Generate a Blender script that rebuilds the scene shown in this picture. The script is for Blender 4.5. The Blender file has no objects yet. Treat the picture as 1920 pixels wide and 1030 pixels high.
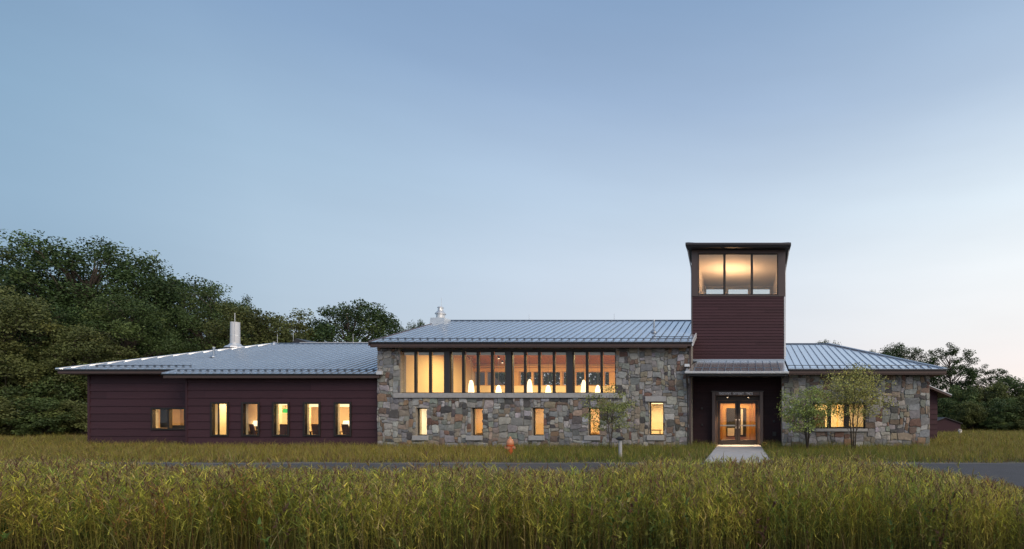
import bpy, math, random
import numpy as np
from mathutils import Matrix, Vector
R = math.radians
S = bpy.context.scene
C = S.collection

# ------------------------------------------------------------------ camera
CAM_H = 1.5
cam = bpy.data.cameras.new('camera')
cam_o = bpy.data.objects.new('camera', cam); C.objects.link(cam_o)
cam_o.location = (0, 0, CAM_H); cam_o.rotation_euler = (R(90), 0, 0)
cam.sensor_width = 36; cam.lens = 18.75                      # focal length of 1000 px on a 1920 px wide frame
cam.shift_x = (960 - 1390) / 1920; cam.shift_y = (780 - 515) / 1920
cam.clip_start = 0.05; cam.clip_end = 3000
S.camera = cam_o

# ------------------------------------------------------------------ dusk sky
w = bpy.data.worlds.new('World'); S.world = w; w.use_nodes = True
nt = w.node_tree; N = nt.nodes; L = nt.links
bg = N['Background']
tc = N.new('ShaderNodeTexCoord'); sep = N.new('ShaderNodeSeparateXYZ'); L.new(tc.outputs['Generated'], sep.inputs[0])
ramp = N.new('ShaderNodeValToRGB'); L.new(sep.outputs['Z'], ramp.inputs[0])
stops = [(0.0, (.72, .62, .63)), (.07, (.73, .69, .71)), (.15, (.70, .72, .76)), (.25, (.68, .745, .815)), (.35, (.575, .68, .79)),
         (.5, (.36, .475, .645)), (.65, (.225, .345, .53)), (1.0, (.11, .19, .34))]
el = ramp.color_ramp.elements
while len(el) < len(stops): el.new(.5)
for e_, (p_, c_) in zip(el, stops): e_.position = p_; e_.color = (*c_, 1)
half = N.new('ShaderNodeMath'); half.operation = 'MULTIPLY_ADD'; half.inputs[1].default_value = .5; half.inputs[2].default_value = .5; L.new(sep.outputs['X'], half.inputs[0])
azr = N.new('ShaderNodeValToRGB'); L.new(half.outputs[0], azr.inputs[0])       # brighter towards the sunset on the right, dusky away from it
azs = [(-1, (.30, .46, .58)), (-.78, (.41, .55, .66)), (-.64, (.62, .73, .81)), (-.35, (.83, .88, .93)), (0, (1, 1, 1)), (.4, (1.25, 1.19, 1.11)), (1, (1.6, 1.44, 1.28))]
el = azr.color_ramp.elements
while len(el) < len(azs): el.new(.5)
for e_, (p_, c_) in zip(el, azs): e_.position = p_ / 2 + .5; e_.color = tuple(v / 2 for v in c_) + (1,)
gain = N.new('ShaderNodeVectorMath'); gain.operation = 'SCALE'; gain.inputs['Scale'].default_value = 2; L.new(azr.outputs[0], gain.inputs[0])
mul = N.new('ShaderNodeVectorMath'); mul.operation = 'MULTIPLY'
L.new(ramp.outputs[0], mul.inputs[0]); L.new(gain.outputs[0], mul.inputs[1])
sky = N.new('ShaderNodeTexSky'); sky.sky_type = 'NISHITA'; sky.sun_disc = False
SUN_EL, SUN_AZ = 40, 132                                       # azimuth clockwise from +Y (ahead of the camera)
sky.sun_elevation = R(SUN_EL); sky.sun_rotation = R(SUN_AZ); sky.dust_density = .3; sky.ozone_density = 3
sc = N.new('ShaderNodeVectorMath'); sc.operation = 'SCALE'; sc.inputs['Scale'].default_value = .012
L.new(sky.outputs[0], sc.inputs[0])
# very soft streaks of thin cloud
nz = N.new('ShaderNodeTexNoise'); nz.inputs['Scale'].default_value = 2.2; nz.inputs['Detail'].default_value = 4
mp = N.new('ShaderNodeMapping'); mp.inputs['Scale'].default_value = (1, 1, 5); L.new(tc.outputs['Generated'], mp.inputs[0]); L.new(mp.outputs[0], nz.inputs[0])
mr = N.new('ShaderNodeMapRange'); mr.inputs[1].default_value = .3; mr.inputs[2].default_value = .75; mr.inputs[3].default_value = .968; mr.inputs[4].default_value = 1.035
L.new(nz.outputs[0], mr.inputs[0])
m2 = N.new('ShaderNodeVectorMath'); m2.operation = 'SCALE'; L.new(mul.outputs[0], m2.inputs[0]); L.new(mr.outputs[0], m2.inputs['Scale'])
ad = N.new('ShaderNodeVectorMath'); ad.operation = 'ADD'; L.new(m2.outputs[0], ad.inputs[0]); L.new(sc.outputs[0], ad.inputs[1])
L.new(ad.outputs[0], bg.inputs['Color']); bg.inputs['Strength'].default_value = 1.0

# ------------------------------------------------------------------ afterglow, very soft, from the right behind the camera
sl = bpy.data.lights.new('sun', 'SUN'); sl.energy = 2.2; sl.angle = R(40); sl.color = (1, .82, .62)
so = bpy.data.objects.new('sun', sl); C.objects.link(so)
sd = Vector((math.sin(R(SUN_AZ)) * math.cos(R(SUN_EL)), math.cos(R(SUN_AZ)) * math.cos(R(SUN_EL)), math.sin(R(SUN_EL))))
so.rotation_euler = sd.to_track_quat('Z', 'Y').to_euler()

S.view_settings.view_transform = 'Standard'; S.view_settings.look = 'None'
S.view_settings.exposure = 0; S.view_settings.gamma = 1; S.view_settings.use_curve_mapping = False
S.render.engine = 'CYCLES'
S.cycles.use_denoising = True
S.cycles.max_bounces = 8; S.cycles.transparent_max_bounces = 16
S.cycles.caustics_reflective = False; S.cycles.caustics_refractive = False
S.cycles.sample_clamp_indirect = 6

rng = np.random.default_rng(7); random.seed(7)
def X(px, Y): return (px - 1390) / 1000 * Y
def Z(py, Y): return CAM_H + (780 - py) / 1000 * Y

# ------------------------------------------------------------------ materials
MATS = {}
def mat(name, base=(.5, .5, .5), rough=.6, metal=0, noise=None, bump=0, attr=None, spec=.5, emit=None, estr=0, trans=0, stretch=(1, 1, 1), bscale=None, gen='Object', vary=0):
    m = bpy.data.materials.new(name); m.use_nodes = True; MATS[name] = m
    n = m.node_tree.nodes; l = m.node_tree.links; p = n['Principled BSDF']
    p.inputs['Base Color'].default_value = (*base, 1); p.inputs['Roughness'].default_value = rough; p.inputs['Metallic'].default_value = metal
    p.inputs['Specular IOR Level'].default_value = spec
    if emit: p.inputs['Emission Color'].default_value = (*emit, 1); p.inputs['Emission Strength'].default_value = estr
    colour = None
    if vary:
        oi = n.new('ShaderNodeObjectInfo'); vr = n.new('ShaderNodeMapRange'); vr.inputs[3].default_value = 1 - vary; vr.inputs[4].default_value = 1 + vary; l.new(oi.outputs['Random'], vr.inputs[0])
        vv = n.new('ShaderNodeVectorMath'); vv.operation = 'SCALE'; vv.inputs[0].default_value = base; l.new(vr.outputs[0], vv.inputs['Scale']); colour = vv.outputs[0]
    if attr:
        a = n.new('ShaderNodeAttribute'); a.attribute_name = attr; colour = a.outputs['Color']
    if noise or bump:
        t = n.new('ShaderNodeTexCoord'); mpp = n.new('ShaderNodeMapping'); mpp.inputs['Scale'].default_value = stretch
        l.new(t.outputs[gen], mpp.inputs[0])
    if noise:
        sc_, amt = noise
        x = n.new('ShaderNodeTexNoise'); x.inputs['Scale'].default_value = sc_; x.inputs['Detail'].default_value = 6; x.inputs['Roughness'].default_value = .65
        l.new(mpp.outputs[0], x.inputs[0])
        r_ = n.new('ShaderNodeMapRange'); r_.inputs[1].default_value = .25; r_.inputs[2].default_value = .75
        r_.inputs[3].default_value = 1 - amt; r_.inputs[4].default_value = 1 + amt; l.new(x.outputs[0], r_.inputs[0])
        v = n.new('ShaderNodeVectorMath'); v.operation = 'SCALE'; l.new(r_.outputs[0], v.inputs['Scale'])
        if colour: l.new(colour, v.inputs[0])
        else: v.inputs[0].default_value = base
        colour = v.outputs[0]
        rr = n.new('ShaderNodeMapRange'); rr.inputs[3].default_value = max(0, rough - .1); rr.inputs[4].default_value = min(1, rough + .1)
        l.new(x.outputs[0], rr.inputs[0]); l.new(rr.outputs[0], p.inputs['Roughness'])
    if colour: l.new(colour, p.inputs['Base Color'])
    if bump:
        bx_ = n.new('ShaderNodeTexNoise'); bx_.inputs['Scale'].default_value = bscale or (noise[0] * 3 if noise else 20); bx_.inputs['Detail'].default_value = 5
        l.new(mpp.outputs[0], bx_.inputs[0])
        b = n.new('ShaderNodeBump'); b.inputs['Strength'].default_value = bump; b.inputs['Distance'].default_value = .02
        l.new(bx_.outputs[0], b.inputs['Height']); l.new(b.outputs[0], p.inputs['Normal'])
    if trans:
        tr = n.new('ShaderNodeBsdfTranslucent'); mx = n.new('ShaderNodeMixShader'); mx.inputs[0].default_value = trans
        if colour: l.new(colour, tr.inputs[0])
        else: tr.inputs[0].default_value = (*base, 1)
        o = n['Material Output']; l.new(p.outputs[0], mx.inputs[1]); l.new(tr.outputs[0], mx.inputs[2]); l.new(mx.outputs[0], o.inputs[0])
    return m
mat('stone', attr='tint', rough=.85, noise=(9, .32), bump=.5, bscale=30)
mat('mortar', (.27, .255, .235), .95, noise=(12, .25), bump=.4)
mat('cut_stone', (.36, .36, .37), .85, noise=(6, .18), bump=.25)
mat('siding', (.057, .026, .034), .62, spec=.25, vary=.12, noise=(3, .14), bump=.08, stretch=(.25, 1, 6), bscale=30)
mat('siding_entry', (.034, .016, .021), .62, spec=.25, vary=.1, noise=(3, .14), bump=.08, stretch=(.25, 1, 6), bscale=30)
mat('fascia', (.085, .052, .045), .5, noise=(2, .12))
mat('gutter_dark', (.02, .022, .026), .45, metal=.3)
mat('frame_dark', (.018, .013, .012), .45)
mat('frame_bronze', (.085, .062, .06), .42, metal=.2, noise=(2, .1))
mat('grey_metal', (.045, .042, .046), .45, metal=.3)
mat('roof_metal', (.96, .97, .98), .27, metal=.92, vary=.035, noise=(1.3, .10), bump=.03, stretch=(1, .25, 1), bscale=2.5)
mat('roof_seam', (.36, .42, .50), .4, metal=.7)
mat('roof_rail', (.13, .16, .20), .45, metal=.6)
mat('galvanised', (.72, .74, .76), .48, metal=.75, noise=(5, .10))
mat('white_metal', (.62, .64, .68), .45, metal=.2)
mat('cream', (.74, .62, .40), .8, noise=(1.5, .05))
mat('white_wall', (.78, .74, .68), .8)
mat('warm_wall', (.72, .52, .30), .8, noise=(1.5, .06))
mat('wood', (.44, .205, .06), .55, noise=(3, .25), stretch=(6, .5, .5))
mat('wood_light', (.62, .36, .12), .5, noise=(3, .2), stretch=(.5, .5, 6))
mat('wood_dark', (.22, .10, .04), .5)
mat('carpet', (.10, .085, .075), .95)
mat('chair_fabric', (.10, .045, .05), .9)
mat('dark_item', (.03, .03, .032), .5)
mat('concrete', (.42, .42, .43), .85, noise=(3, .12), bump=.15)
mat('asphalt', (.055, .058, .068), .9, noise=(1.2, .22), bump=.6, bscale=60)
mat('gravel', (.13, .125, .12), .95, noise=(30, .4), bump=.8)
mat('soil', (.045, .042, .022), .95, noise=(.6, .35), bump=.4)
mat('hydrant', (.46, .085, .02), .4, noise=(6, .1))
mat('hydrant_cap', (.55, .24, .13), .4)
mat('steel', (.55, .55, .56), .3, metal=.9)
mat('post_white', (.36, .37, .38), .6, noise=(8, .1))
mat('lettering', (.62, .62, .66), .4, metal=.3)
mat('bark', (.075, .06, .048), .9, noise=(7, .3), bump=.5)
mat('leaf', attr='tint', rough=.55, spec=.3, trans=.22)
mat('grass', attr='tint', rough=.6, spec=.25, trans=.34)
mat('lamp_glow', (.9, .85, .7), emit=(1, .82, .55), estr=1.7)
mat('panel_glow', (.9, .85, .7), emit=(1, .78, .42), estr=1.6)
mat('spot_glow', (.9, .85, .7), emit=(1, .74, .45), estr=7)
mat('exit_green', (.02, .4, .1), emit=(.12, .85, .12), estr=.8)
g = bpy.data.materials.new('glass'); g.use_nodes = True; MATS['glass'] = g
n = g.node_tree.nodes; l = g.node_tree.links; n.remove(n['Principled BSDF'])
lw = n.new('ShaderNodeLayerWeight'); lw.inputs[0].default_value = .5
pw5 = n.new('ShaderNodeMath'); pw5.operation = 'POWER'; pw5.inputs[1].default_value = 5; l.new(lw.outputs['Facing'], pw5.inputs[0])
fr = n.new('ShaderNodeMath'); fr.operation = 'MULTIPLY_ADD'; fr.inputs[1].default_value = .9; fr.inputs[2].default_value = .05; l.new(pw5.outputs[0], fr.inputs[0])
tp = n.new('ShaderNodeBsdfTransparent'); tp.inputs[0].default_value = (.93, .94, .93, 1)
gl = n.new('ShaderNodeBsdfGlossy'); gl.inputs['Roughness'].default_value = .015
mx = n.new('ShaderNodeMixShader'); l.new(fr.outputs[0], mx.inputs[0]); l.new(tp.outputs[0], mx.inputs[1]); l.new(gl.outputs[0], mx.inputs[2])
l.new(mx.outputs[0], n['Material Output'].inputs[0])

# ------------------------------------------------------------------ object helpers
LOC = {}
def link(o, parent):
    C.objects.link(o)
    if parent is not None:
        o.parent = parent
        if parent.name in LOC: o.matrix_parent_inverse = Matrix.Translation(LOC[parent.name]).inverted()
    return o
def tag(o, label=None, cat=None, group=None, kind=None):
    if label: o['label'] = label
    if cat: o['category'] = cat
    if group: o['group'] = group
    if kind: o['kind'] = kind
    return o
def empty(name, loc, label=None, cat=None, group=None):
    o = bpy.data.objects.new(name, None); C.objects.link(o); o.location = loc; o.empty_display_size = .2
    LOC[o.name] = Vector(loc)
    return tag(o, label, cat, group)
def set_tint(me, cols):
    a = me.attributes.new('tint', 'FLOAT_COLOR', 'POINT')
    c = np.ones((len(me.vertices), 4), np.float32); c[:, :3] = cols
    a.data.foreach_set('color', c.ravel())
class MB:
    def __init__(s): s.v = []; s.f = []
    def add(s, vs, fs):
        k = len(s.v); s.v += [tuple(map(float, q)) for q in vs]; s.f += [tuple(i + k for i in f) for f in fs]; return s
    def box(s, x0, x1, y0, y1, z0, z1):
        return s.add([(x0, y0, z0), (x1, y0, z0), (x1, y1, z0), (x0, y1, z0), (x0, y0, z1), (x1, y0, z1), (x1, y1, z1), (x0, y1, z1)],
                     [(0, 3, 2, 1), (4, 5, 6, 7), (0, 1, 5, 4), (1, 2, 6, 5), (2, 3, 7, 6), (3, 0, 4, 7)])
    def bev(s, x0, x1, y0, y1, z0, z1, b=.01):
        """box with its front (low y) edges chamfered"""
        return s.add([(x0, y0 + b, z0), (x1, y0 + b, z0), (x1, y0 + b, z1), (x0, y0 + b, z1), (x0 + b, y0, z0 + b), (x1 - b, y0, z0 + b), (x1 - b, y0, z1 - b), (x0 + b, y0, z1 - b),
                      (x0, y1, z0), (x1, y1, z0), (x1, y1, z1), (x0, y1, z1)],
                     [(4, 5, 6, 7), (0, 1, 5, 4), (1, 2, 6, 5), (2, 3, 7, 6), (3, 0, 4, 7), (0, 8, 9, 1), (1, 9, 10, 2), (2, 10, 11, 3), (3, 11, 8, 0), (8, 11, 10, 9)])
    def hexa(s, q):   # 8 corner points, bottom loop then top loop
        return s.add(q, [(0, 3, 2, 1), (4, 5, 6, 7), (0, 1, 5, 4), (1, 2, 6, 5), (2, 3, 7, 6), (3, 0, 4, 7)])
    def prism(s, poly, a0, a1, axis='x'):
        n_ = len(poly)
        def P(a, p): return (a, p[0], p[1]) if axis == 'x' else ((p[0], a, p[1]) if axis == 'y' else (p[0], p[1], a))
        return s.add([P(a0, p) for p in poly] + [P(a1, p) for p in poly],
                     [tuple(range(n_ - 1, -1, -1)), tuple(range(n_, 2 * n_))] + [(i, (i + 1) % n_, (i + 1) % n_ + n_, i + n_) for i in range(n_)])
    def tube(s, pts, rad, k=8, cap=True):
        pts = [Vector(p) for p in pts]
        if not hasattr(rad, '__len__'): rad = [rad] * len(pts)
        vs = []; fs = []
        for i, p in enumerate(pts):
            d = (pts[min(i + 1, len(pts) - 1)] - pts[max(i - 1, 0)]).normalized()
            u = d.cross(Vector((0, 0, 1)));  u = u.normalized() if u.length > 1e-3 else Vector((1, 0, 0))
            v = u.cross(d)
            for j in range(k):
                a = 2 * math.pi * j / k; vs.append(p + (u * math.cos(a) + v * math.sin(a)) * rad[i])
        for i in range(len(pts) - 1):
            for j in range(k): fs.append((i * k + j, i * k + (j + 1) % k, (i + 1) * k + (j + 1) % k, (i + 1) * k + j))
        if cap: fs += [tuple(range(k - 1, -1, -1)), tuple(range((len(pts) - 1) * k, len(pts) * k))]
        return s.add(vs, fs)
    def lathe(s, prof, cx, cy, k=16):   # profile of (radius, z)
        vs = []; fs = []
        for r_, z_ in prof:
            for j in range(k):
                a = 2 * math.pi * j / k; vs.append((cx + r_ * math.cos(a), cy + r_ * math.sin(a), z_))
        for i in range(len(prof) - 1):
            for j in range(k): fs.append((i * k + j, i * k + (j + 1) % k, (i + 1) * k + (j + 1) % k, (i + 1) * k + j))
        fs += [tuple(range(k - 1, -1, -1)), tuple(range((len(prof) - 1) * k, len(prof) * k))]
        return s.add(vs, fs)
    def build(s, name, material, parent=None, smooth=False):
        me = bpy.data.meshes.new(name); me.from_pydata(s.v, [], s.f); me.update()
        me.materials.append(MATS[material])
        if smooth: me.shade_smooth()
        return link(bpy.data.objects.new(name, me), parent)
def np_mesh(name, verts, loops, sizes, tint, material):
    me = bpy.data.meshes.new(name); nv = len(verts)
    me.vertices.add(nv); me.vertices.foreach_set('co', np.asarray(verts, np.float32).ravel())
    me.loops.add(len(loops)); me.loops.foreach_set('vertex_index', np.asarray(loops, np.int32))
    me.polygons.add(len(sizes)); st = np.concatenate([[0], np.cumsum(sizes)[:-1]])
    me.polygons.foreach_set('loop_start', st.astype(np.int32))
    me.update(calc_edges=True); me.validate()
    if tint is not None: set_tint(me, tint)
    me.materials.append(MATS[material])
    return me

# ================================================================== GROUND
MB().add([(-700, -60, 0), (700, -60, 0), (700, 1200, 0), (-700, 1200, 0)], [(0, 1, 2, 3)]).build('ground', 'soil').__setitem__('kind', 'structure')
ROAD0, ROAD1 = 9.3, 16.6
m = MB()
xs = np.linspace(-70, 60, 131)
for a, b in zip(xs[:-1], xs[1:]):
    fa = ROAD1 + .10 * math.sin(a * .9) + .06 * math.sin(a * 2.3); fb = ROAD1 + .10 * math.sin(b * .9) + .06 * math.sin(b * 2.3)
    m.add([(a, ROAD0, .012), (b, ROAD0, .012), (b, fb, .012), (a, fa, .012)], [(0, 1, 2, 3)])
o = m.build('road', 'asphalt'); o['kind'] = 'structure'
m = MB()
for a, b in zip(xs[:-1], xs[1:]):
    fa = ROAD1 + .55 + .18 * math.sin(a * 1.3 + 1); fb = ROAD1 + .55 + .18 * math.sin(b * 1.3 + 1)
    m.add([(a, ROAD1 - .3, .006), (b, ROAD1 - .3, .006), (b, fb, .006), (a, fa, .006)], [(0, 1, 2, 3)])
o = m.build('gravel_verge', 'gravel'); o['kind'] = 'structure'
# concrete path to the door, cast in slabs
path = MB().box(-1.22, 1.0, ROAD1 + .2, 26.55, .002, .02).build('path', 'gravel'); path['kind'] = 'structure'
yy = np.linspace(ROAD1 + .25, 26.5, 6)
for a, b in zip(yy[:-1], yy[1:]):
    MB().add([(-1.17, a + .01, .02), (.95, a + .01, .02), (.95, b - .01, .02), (-1.17, b - .01, .02), (-1.16, a + .02, .06), (.94, a + .02, .06), (.94, b - .02, .06), (-1.16, b - .02, .06)],
             [(4, 5, 6, 7), (0, 1, 5, 4), (1, 2, 6, 5), (2, 3, 7, 6), (3, 0, 4, 7)]).build('slab', 'concrete', path)

# ================================================================== BUILDING
B = empty('building', (-11, 26, 0), 'long low stone and dark red siding building with metal roofs and an entrance tower', 'building')
def wall_open(x0, x1, z0, z1, yf, yb, ops, m=None):
    """wall in the XZ plane with rectangular openings, reveals included"""
    m = m or MB()
    xs = sorted({x0, x1} | {v for o in ops for v in o[:2]}); zs = sorted({z0, z1} | {v for o in ops for v in o[2:4]})
    inside = lambda cx, cz: any(o[0] < cx < o[1] and o[2] < cz < o[3] for o in ops)
    for a, b in zip(xs[:-1], xs[1:]):
        for c, d in zip(zs[:-1], zs[1:]):
            if not inside((a + b) / 2, (c + d) / 2):
                m.add([(a, yf, c), (b, yf, c), (b, yf, d), (a, yf, d)], [(0, 1, 2, 3)])
                m.add([(a, yb, c), (b, yb, c), (b, yb, d), (a, yb, d)], [(3, 2, 1, 0)])
    for (a, b, c, d) in [o[:4] for o in ops] + [(x0, x1, z0, z1)]:
        m.add([(a, yf, c), (b, yf, c), (b, yf, d), (a, yf, d), (a, yb, c), (b, yb, c), (b, yb, d), (a, yb, d)],
              [(0, 4, 5, 1), (1, 5, 6, 2), (2, 6, 7, 3), (3, 7, 4, 0)])
    return m

# ---- rubble stone: power-diagram cells, clipped to the wall and its openings
def clip(poly, nx, nz_, c):
    out = []
    for i in range(len(poly)):
        p, q = poly[i], poly[(i + 1) % len(poly)]
        dp = nx * p[0] + nz_ * p[1] - c; dq = nx * q[0] + nz_ * q[1] - c
        if dp <= 0: out.append(p)
        if (dp < 0 < dq) or (dq < 0 < dp):
            t = dp / (dp - dq); out.append((p[0] + t * (q[0] - p[0]), p[1] + t * (q[1] - p[1])))
    return out
def area(p): return .5 * abs(sum(p[i][0] * p[(i + 1) % len(p)][1] - p[(i + 1) % len(p)][0] * p[i][1] for i in range(len(p))))
PAL = [((.285, .285, .295), 6), ((.215, .217, .232), 4.5), ((.355, .345, .33), 5), ((.27, .235, .195), 3.4), ((.20, .15, .12), 2.2), ((.17, .105, .085), 1.5),
       ((.33, .275, .215), 1.8), ((.10, .095, .10), 2.4), ((.40, .405, .41), 1.8), ((.24, .255, .235), 2.6), ((.28, .19, .13), 1.0)]
PW = np.array([p[1] for p in PAL]); PW = PW / PW.sum()
STONES = []
def rubble(x0, x1, z0, z1, yf, ops, seed, wall, dens=1.0):
    """roughly squared random rubble: rectangles packed on a small grid, then bent by a smooth warp"""
    r_ = np.random.default_rng(seed); cw_, ch = .092 * dens, .082 * dens
    nx_, nz2 = int(math.ceil((x1 - x0) / cw_)) + 2, int(math.ceil((z1 - z0) / ch)) + 2
    used = np.zeros((nx_, nz2), bool); ph = r_.uniform(0, 6.28, 12); fq = r_.uniform(.7, 1.4, 12)
    def warp(x, z):
        dx = .030 * math.sin(3.1 * fq[0] * z + 2.0 * fq[1] * x + ph[0]) + .022 * math.sin(9 * fq[2] * z - 5 * fq[3] * x + ph[1]) + .016 * math.sin(17 * fq[4] * z + 13 * fq[5] * x + ph[2])
        dz = .028 * math.sin(2.7 * fq[6] * x + 1.5 * fq[7] * z + ph[3]) + .022 * math.sin(8 * fq[8] * x + 4 * fq[9] * z + ph[4]) + .016 * math.sin(19 * fq[10] * x - 11 * fq[11] * z + ph[5])
        return (x + dx, z + dz)
    for j in range(nz2):
        for i in range(nx_):
            if used[i, j]: continue
            if r_.uniform() < .16: wmax, hmax_ = int(r_.integers(5, 9)), int(r_.integers(4, 6))
            else: wmax, hmax_ = int(r_.integers(2, 7)), int(r_.integers(2, 5))
            wd = 0
            while wd < wmax and i + wd < nx_ and not used[i + wd, j]: wd += 1
            ht = 1
            while ht < hmax_ and j + ht < nz2 and not used[i:i + wd, j + ht].any(): ht += 1
            used[i:i + wd, j:j + ht] = True
            X0, X1_, Z0, Z1_ = x0 + (i - 1) * cw_, x0 + (i - 1 + wd) * cw_, z0 + (j - 1) * ch, z0 + (j - 1 + ht) * ch
            rim = [(X0, Z0), (X1_, Z0), (X1_, Z1_), (X0, Z1_)]
            if wd >= 4: rim.insert(1, ((X0 + X1_) / 2, Z0)); rim.insert(4, ((X0 + X1_) / 2, Z1_))
            poly = [warp(*p) for p in rim]
            for nx, nz_, c in ((-1, 0, -x0), (1, 0, x1), (0, -1, -z0), (0, 1, z1)): poly = clip(poly, nx, nz_, c) if len(poly) > 2 else poly
            for o in ops:
                if len(poly) < 3: break
                xs_ = [p[0] for p in poly]; zs_ = [p[1] for p in poly]
                if min(xs_) < o[1] and max(xs_) > o[0] and min(zs_) < o[3] and max(zs_) > o[2]:
                    poly = max((clip(poly, 1, 0, o[0]), clip(poly, -1, 0, -o[1]), clip(poly, 0, 1, o[2]), clip(poly, 0, -1, -o[3])), key=lambda p: area(p) if len(p) > 2 else 0)
            if len(poly) < 3 or area(poly) < .004: continue
            q = [p for k, p in enumerate(poly) if (Vector(p) - Vector(poly[k - 1])).length > .03]
            if len(q) < 3: continue
            cx = sum(p[0] for p in q) / len(q); cz = sum(p[1] for p in q) / len(q)
            def inset(ps, d): return [(p[0] + (cx - p[0]) / max(.05, math.hypot(cx - p[0], cz - p[1])) * d, p[1] + (cz - p[1]) / max(.05, math.hypot(cx - p[0], cz - p[1])) * d) for p in ps]
            q = inset(q, r_.uniform(.006, .016))
            rr = []
            for k in range(len(q)):
                p, a, b = Vector(q[k]), Vector(q[k - 1]), Vector(q[(k + 1) % len(q)])
                if (p - a).normalized().dot((b - p).normalized()) > .93: rr.append(tuple(p + Vector(r_.normal(0, .010, 2)))); continue
                t = r_.uniform(.06, .30)
                rr += [tuple(p.lerp(a, t) + Vector(r_.normal(0, .006, 2))), tuple(p.lerp(b, r_.uniform(.06, .30)) + Vector(r_.normal(0, .006, 2)))]
            dep = r_.uniform(.022, .058); n_ = len(rr); i1 = inset(rr, .014); tilt = r_.normal(0, .03, 2)
            vs = [(p[0], yf + .01, p[1]) for p in rr] + [(p[0], yf - dep * .7, p[1]) for p in rr]
            vs += [(p[0], yf - dep - tilt[0] * (p[0] - cx) - tilt[1] * (p[1] - cz) + r_.normal(0, .005), p[1]) for p in i1]
            vs += [(cx + r_.normal(0, .02), yf - dep - r_.uniform(-.004, .016), cz + r_.normal(0, .02))]
            fs = []
            for ring in range(2):
                for k in range(n_): a = ring * n_; fs.append((a + k, a + (k + 1) % n_, a + n_ + (k + 1) % n_, a + n_ + k))
            for k in range(n_): fs.append((2 * n_ + k, 2 * n_ + (k + 1) % n_, 3 * n_))
            base = np.array(PAL[r_.choice(len(PAL), p=PW)][0]) * r_.uniform(.72, 1.2) * (1 + r_.normal(0, .03, 3)) * .95
            STONES.append((area(rr), vs, fs, base, wall))

# ---- lap siding
def boards(x0, x1, z0, z1, yf, expo, ops, wall, material='siding', lip=.03):
    z = z0
    while z < z1 - .02:
        t = min(z + expo, z1)
        xs_ = sorted({x0, x1} | {v for o in ops for v in o[:2] if x0 < v < x1})
        runs = []
        for a, b in zip(xs_[:-1], xs_[1:]):
            free = [(z, t)]
            for o in ops:
                if o[0] < (a + b) / 2 < o[1]:
                    nf = []
                    for c, d in free:
                        if o[2] > c: nf.append((c, min(d, o[2])))
                        if o[3] < d: nf.append((max(c, o[3]), d))
                    free = [(c, d) for c, d in nf if d - c > .02]
            for c, d in free:
                for r_ in runs:
                    if abs(r_[1] - a) < 1e-6 and r_[2:] == [c, d]: r_[1] = b; break
                else: runs.append([a, b, c, d])
        for a, b, c, d in runs:
            fb = lip * (1 - (c - z) / expo) + .006; ft = lip * (1 - (d - z) / expo) + .006
            cuts = [a]; step = 3.66; first = a + ((int(round((c - z0) / expo)) * 1.37) % step)
            while b - a > 1.2 * step and first < b - .5:
                if first > a + .5: cuts.append(first)
                first += step
            cuts.append(b)
            for a_, b_ in zip(cuts[:-1], cuts[1:]):
                k_ = random.uniform(-.0015, .0015)
                MB().prism([(yf + .001, c), (yf - fb + k_, c), (yf - fb + k_, c + .012), (yf - ft, d - .002), (yf + .001, d - .002)], a_ + .0025, b_ - .0025).build('board', material, wall)
        z = t

# ---- windows
def window(x0, x1, z0, z1, yf, panes, fw=.05, depth=.09, material='frame_dark', name='window', shade=None, parent=B, casing=0):
    """frame ring at plane yf with given pane spans; returns the window object (its mesh is the outer frame)"""
    m = MB(); c = casing
    m.bev(x0 - c, x0 + fw, yf, yf + depth, z0 - c, z1 + c, .008).bev(x1 - fw, x1 + c, yf, yf + depth, z0 - c, z1 + c, .008)
    m.bev(x0 + fw, x1 - fw, yf + .002, yf + depth, z1 - fw, z1 + c, .008).bev(x0 + fw, x1 - fw, yf + .002, yf + depth, z0 - c, z0 + fw, .008)
    wo = m.build(name, material, parent)
    for (a, b), (a2, b2) in zip(panes[:-1], panes[1:]):
        MB().bev(b, a2, yf - .004, yf + depth, z0 + fw, z1 - fw, .008).build('mullion', 'frame_dark', wo)
    for a, b in panes:
        MB().box(a - .004, b + .004, yf + depth * .5, yf + depth * .5 + .008, z0 + fw - .004, z1 - fw + .004).build('pane', 'glass', wo)
        if shade:
            MB().box(a + .01, b - .01, yf + depth + .03, yf + depth + .09, z1 - fw - shade, z1 - fw + .03).build('roller_shade', 'white_wall', wo)
    return wo
def room(x0, x1, y0, y1, z0, z1, wall='cream', floor='carpet', ceil='white_wall', ops=(), name='room', side=None):
    r_ = MB().add([(x0, y0, z0), (x0, y1, z0), (x0, y1, z1), (x0, y0, z1)], [(0, 1, 2, 3)]).add([(x1, y0, z0), (x1, y1, z0), (x1, y1, z1), (x1, y0, z1)], [(3, 2, 1, 0)])
    wall_open(x0, x1, z0, z1, y1, y1 + .1, ops, r_)
    ro = r_.build(name, wall, B)
    MB().box(x0, x1, y0, y1, z0 - .12, z0 + .003).build('room_floor', floor, ro)
    MB().box(x0, x1, y0, y1, z1 - .003, z1 + .12).build('room_ceiling', ceil, ro)
    return ro
def area_light(name, x, y, z, sx, sy, power, col=(1, .78, .48), rot=(0, 0, 0)):
    a = bpy.data.lights.new(name, 'AREA'); a.shape = 'RECTANGLE'; a.size = sx; a.size_y = sy; a.energy = power; a.color = col
    o = bpy.data.objects.new(name, a); C.objects.link(o); o.location = (x, y, z); o.rotation_euler = rot; return o
LK = 1.75
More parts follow.
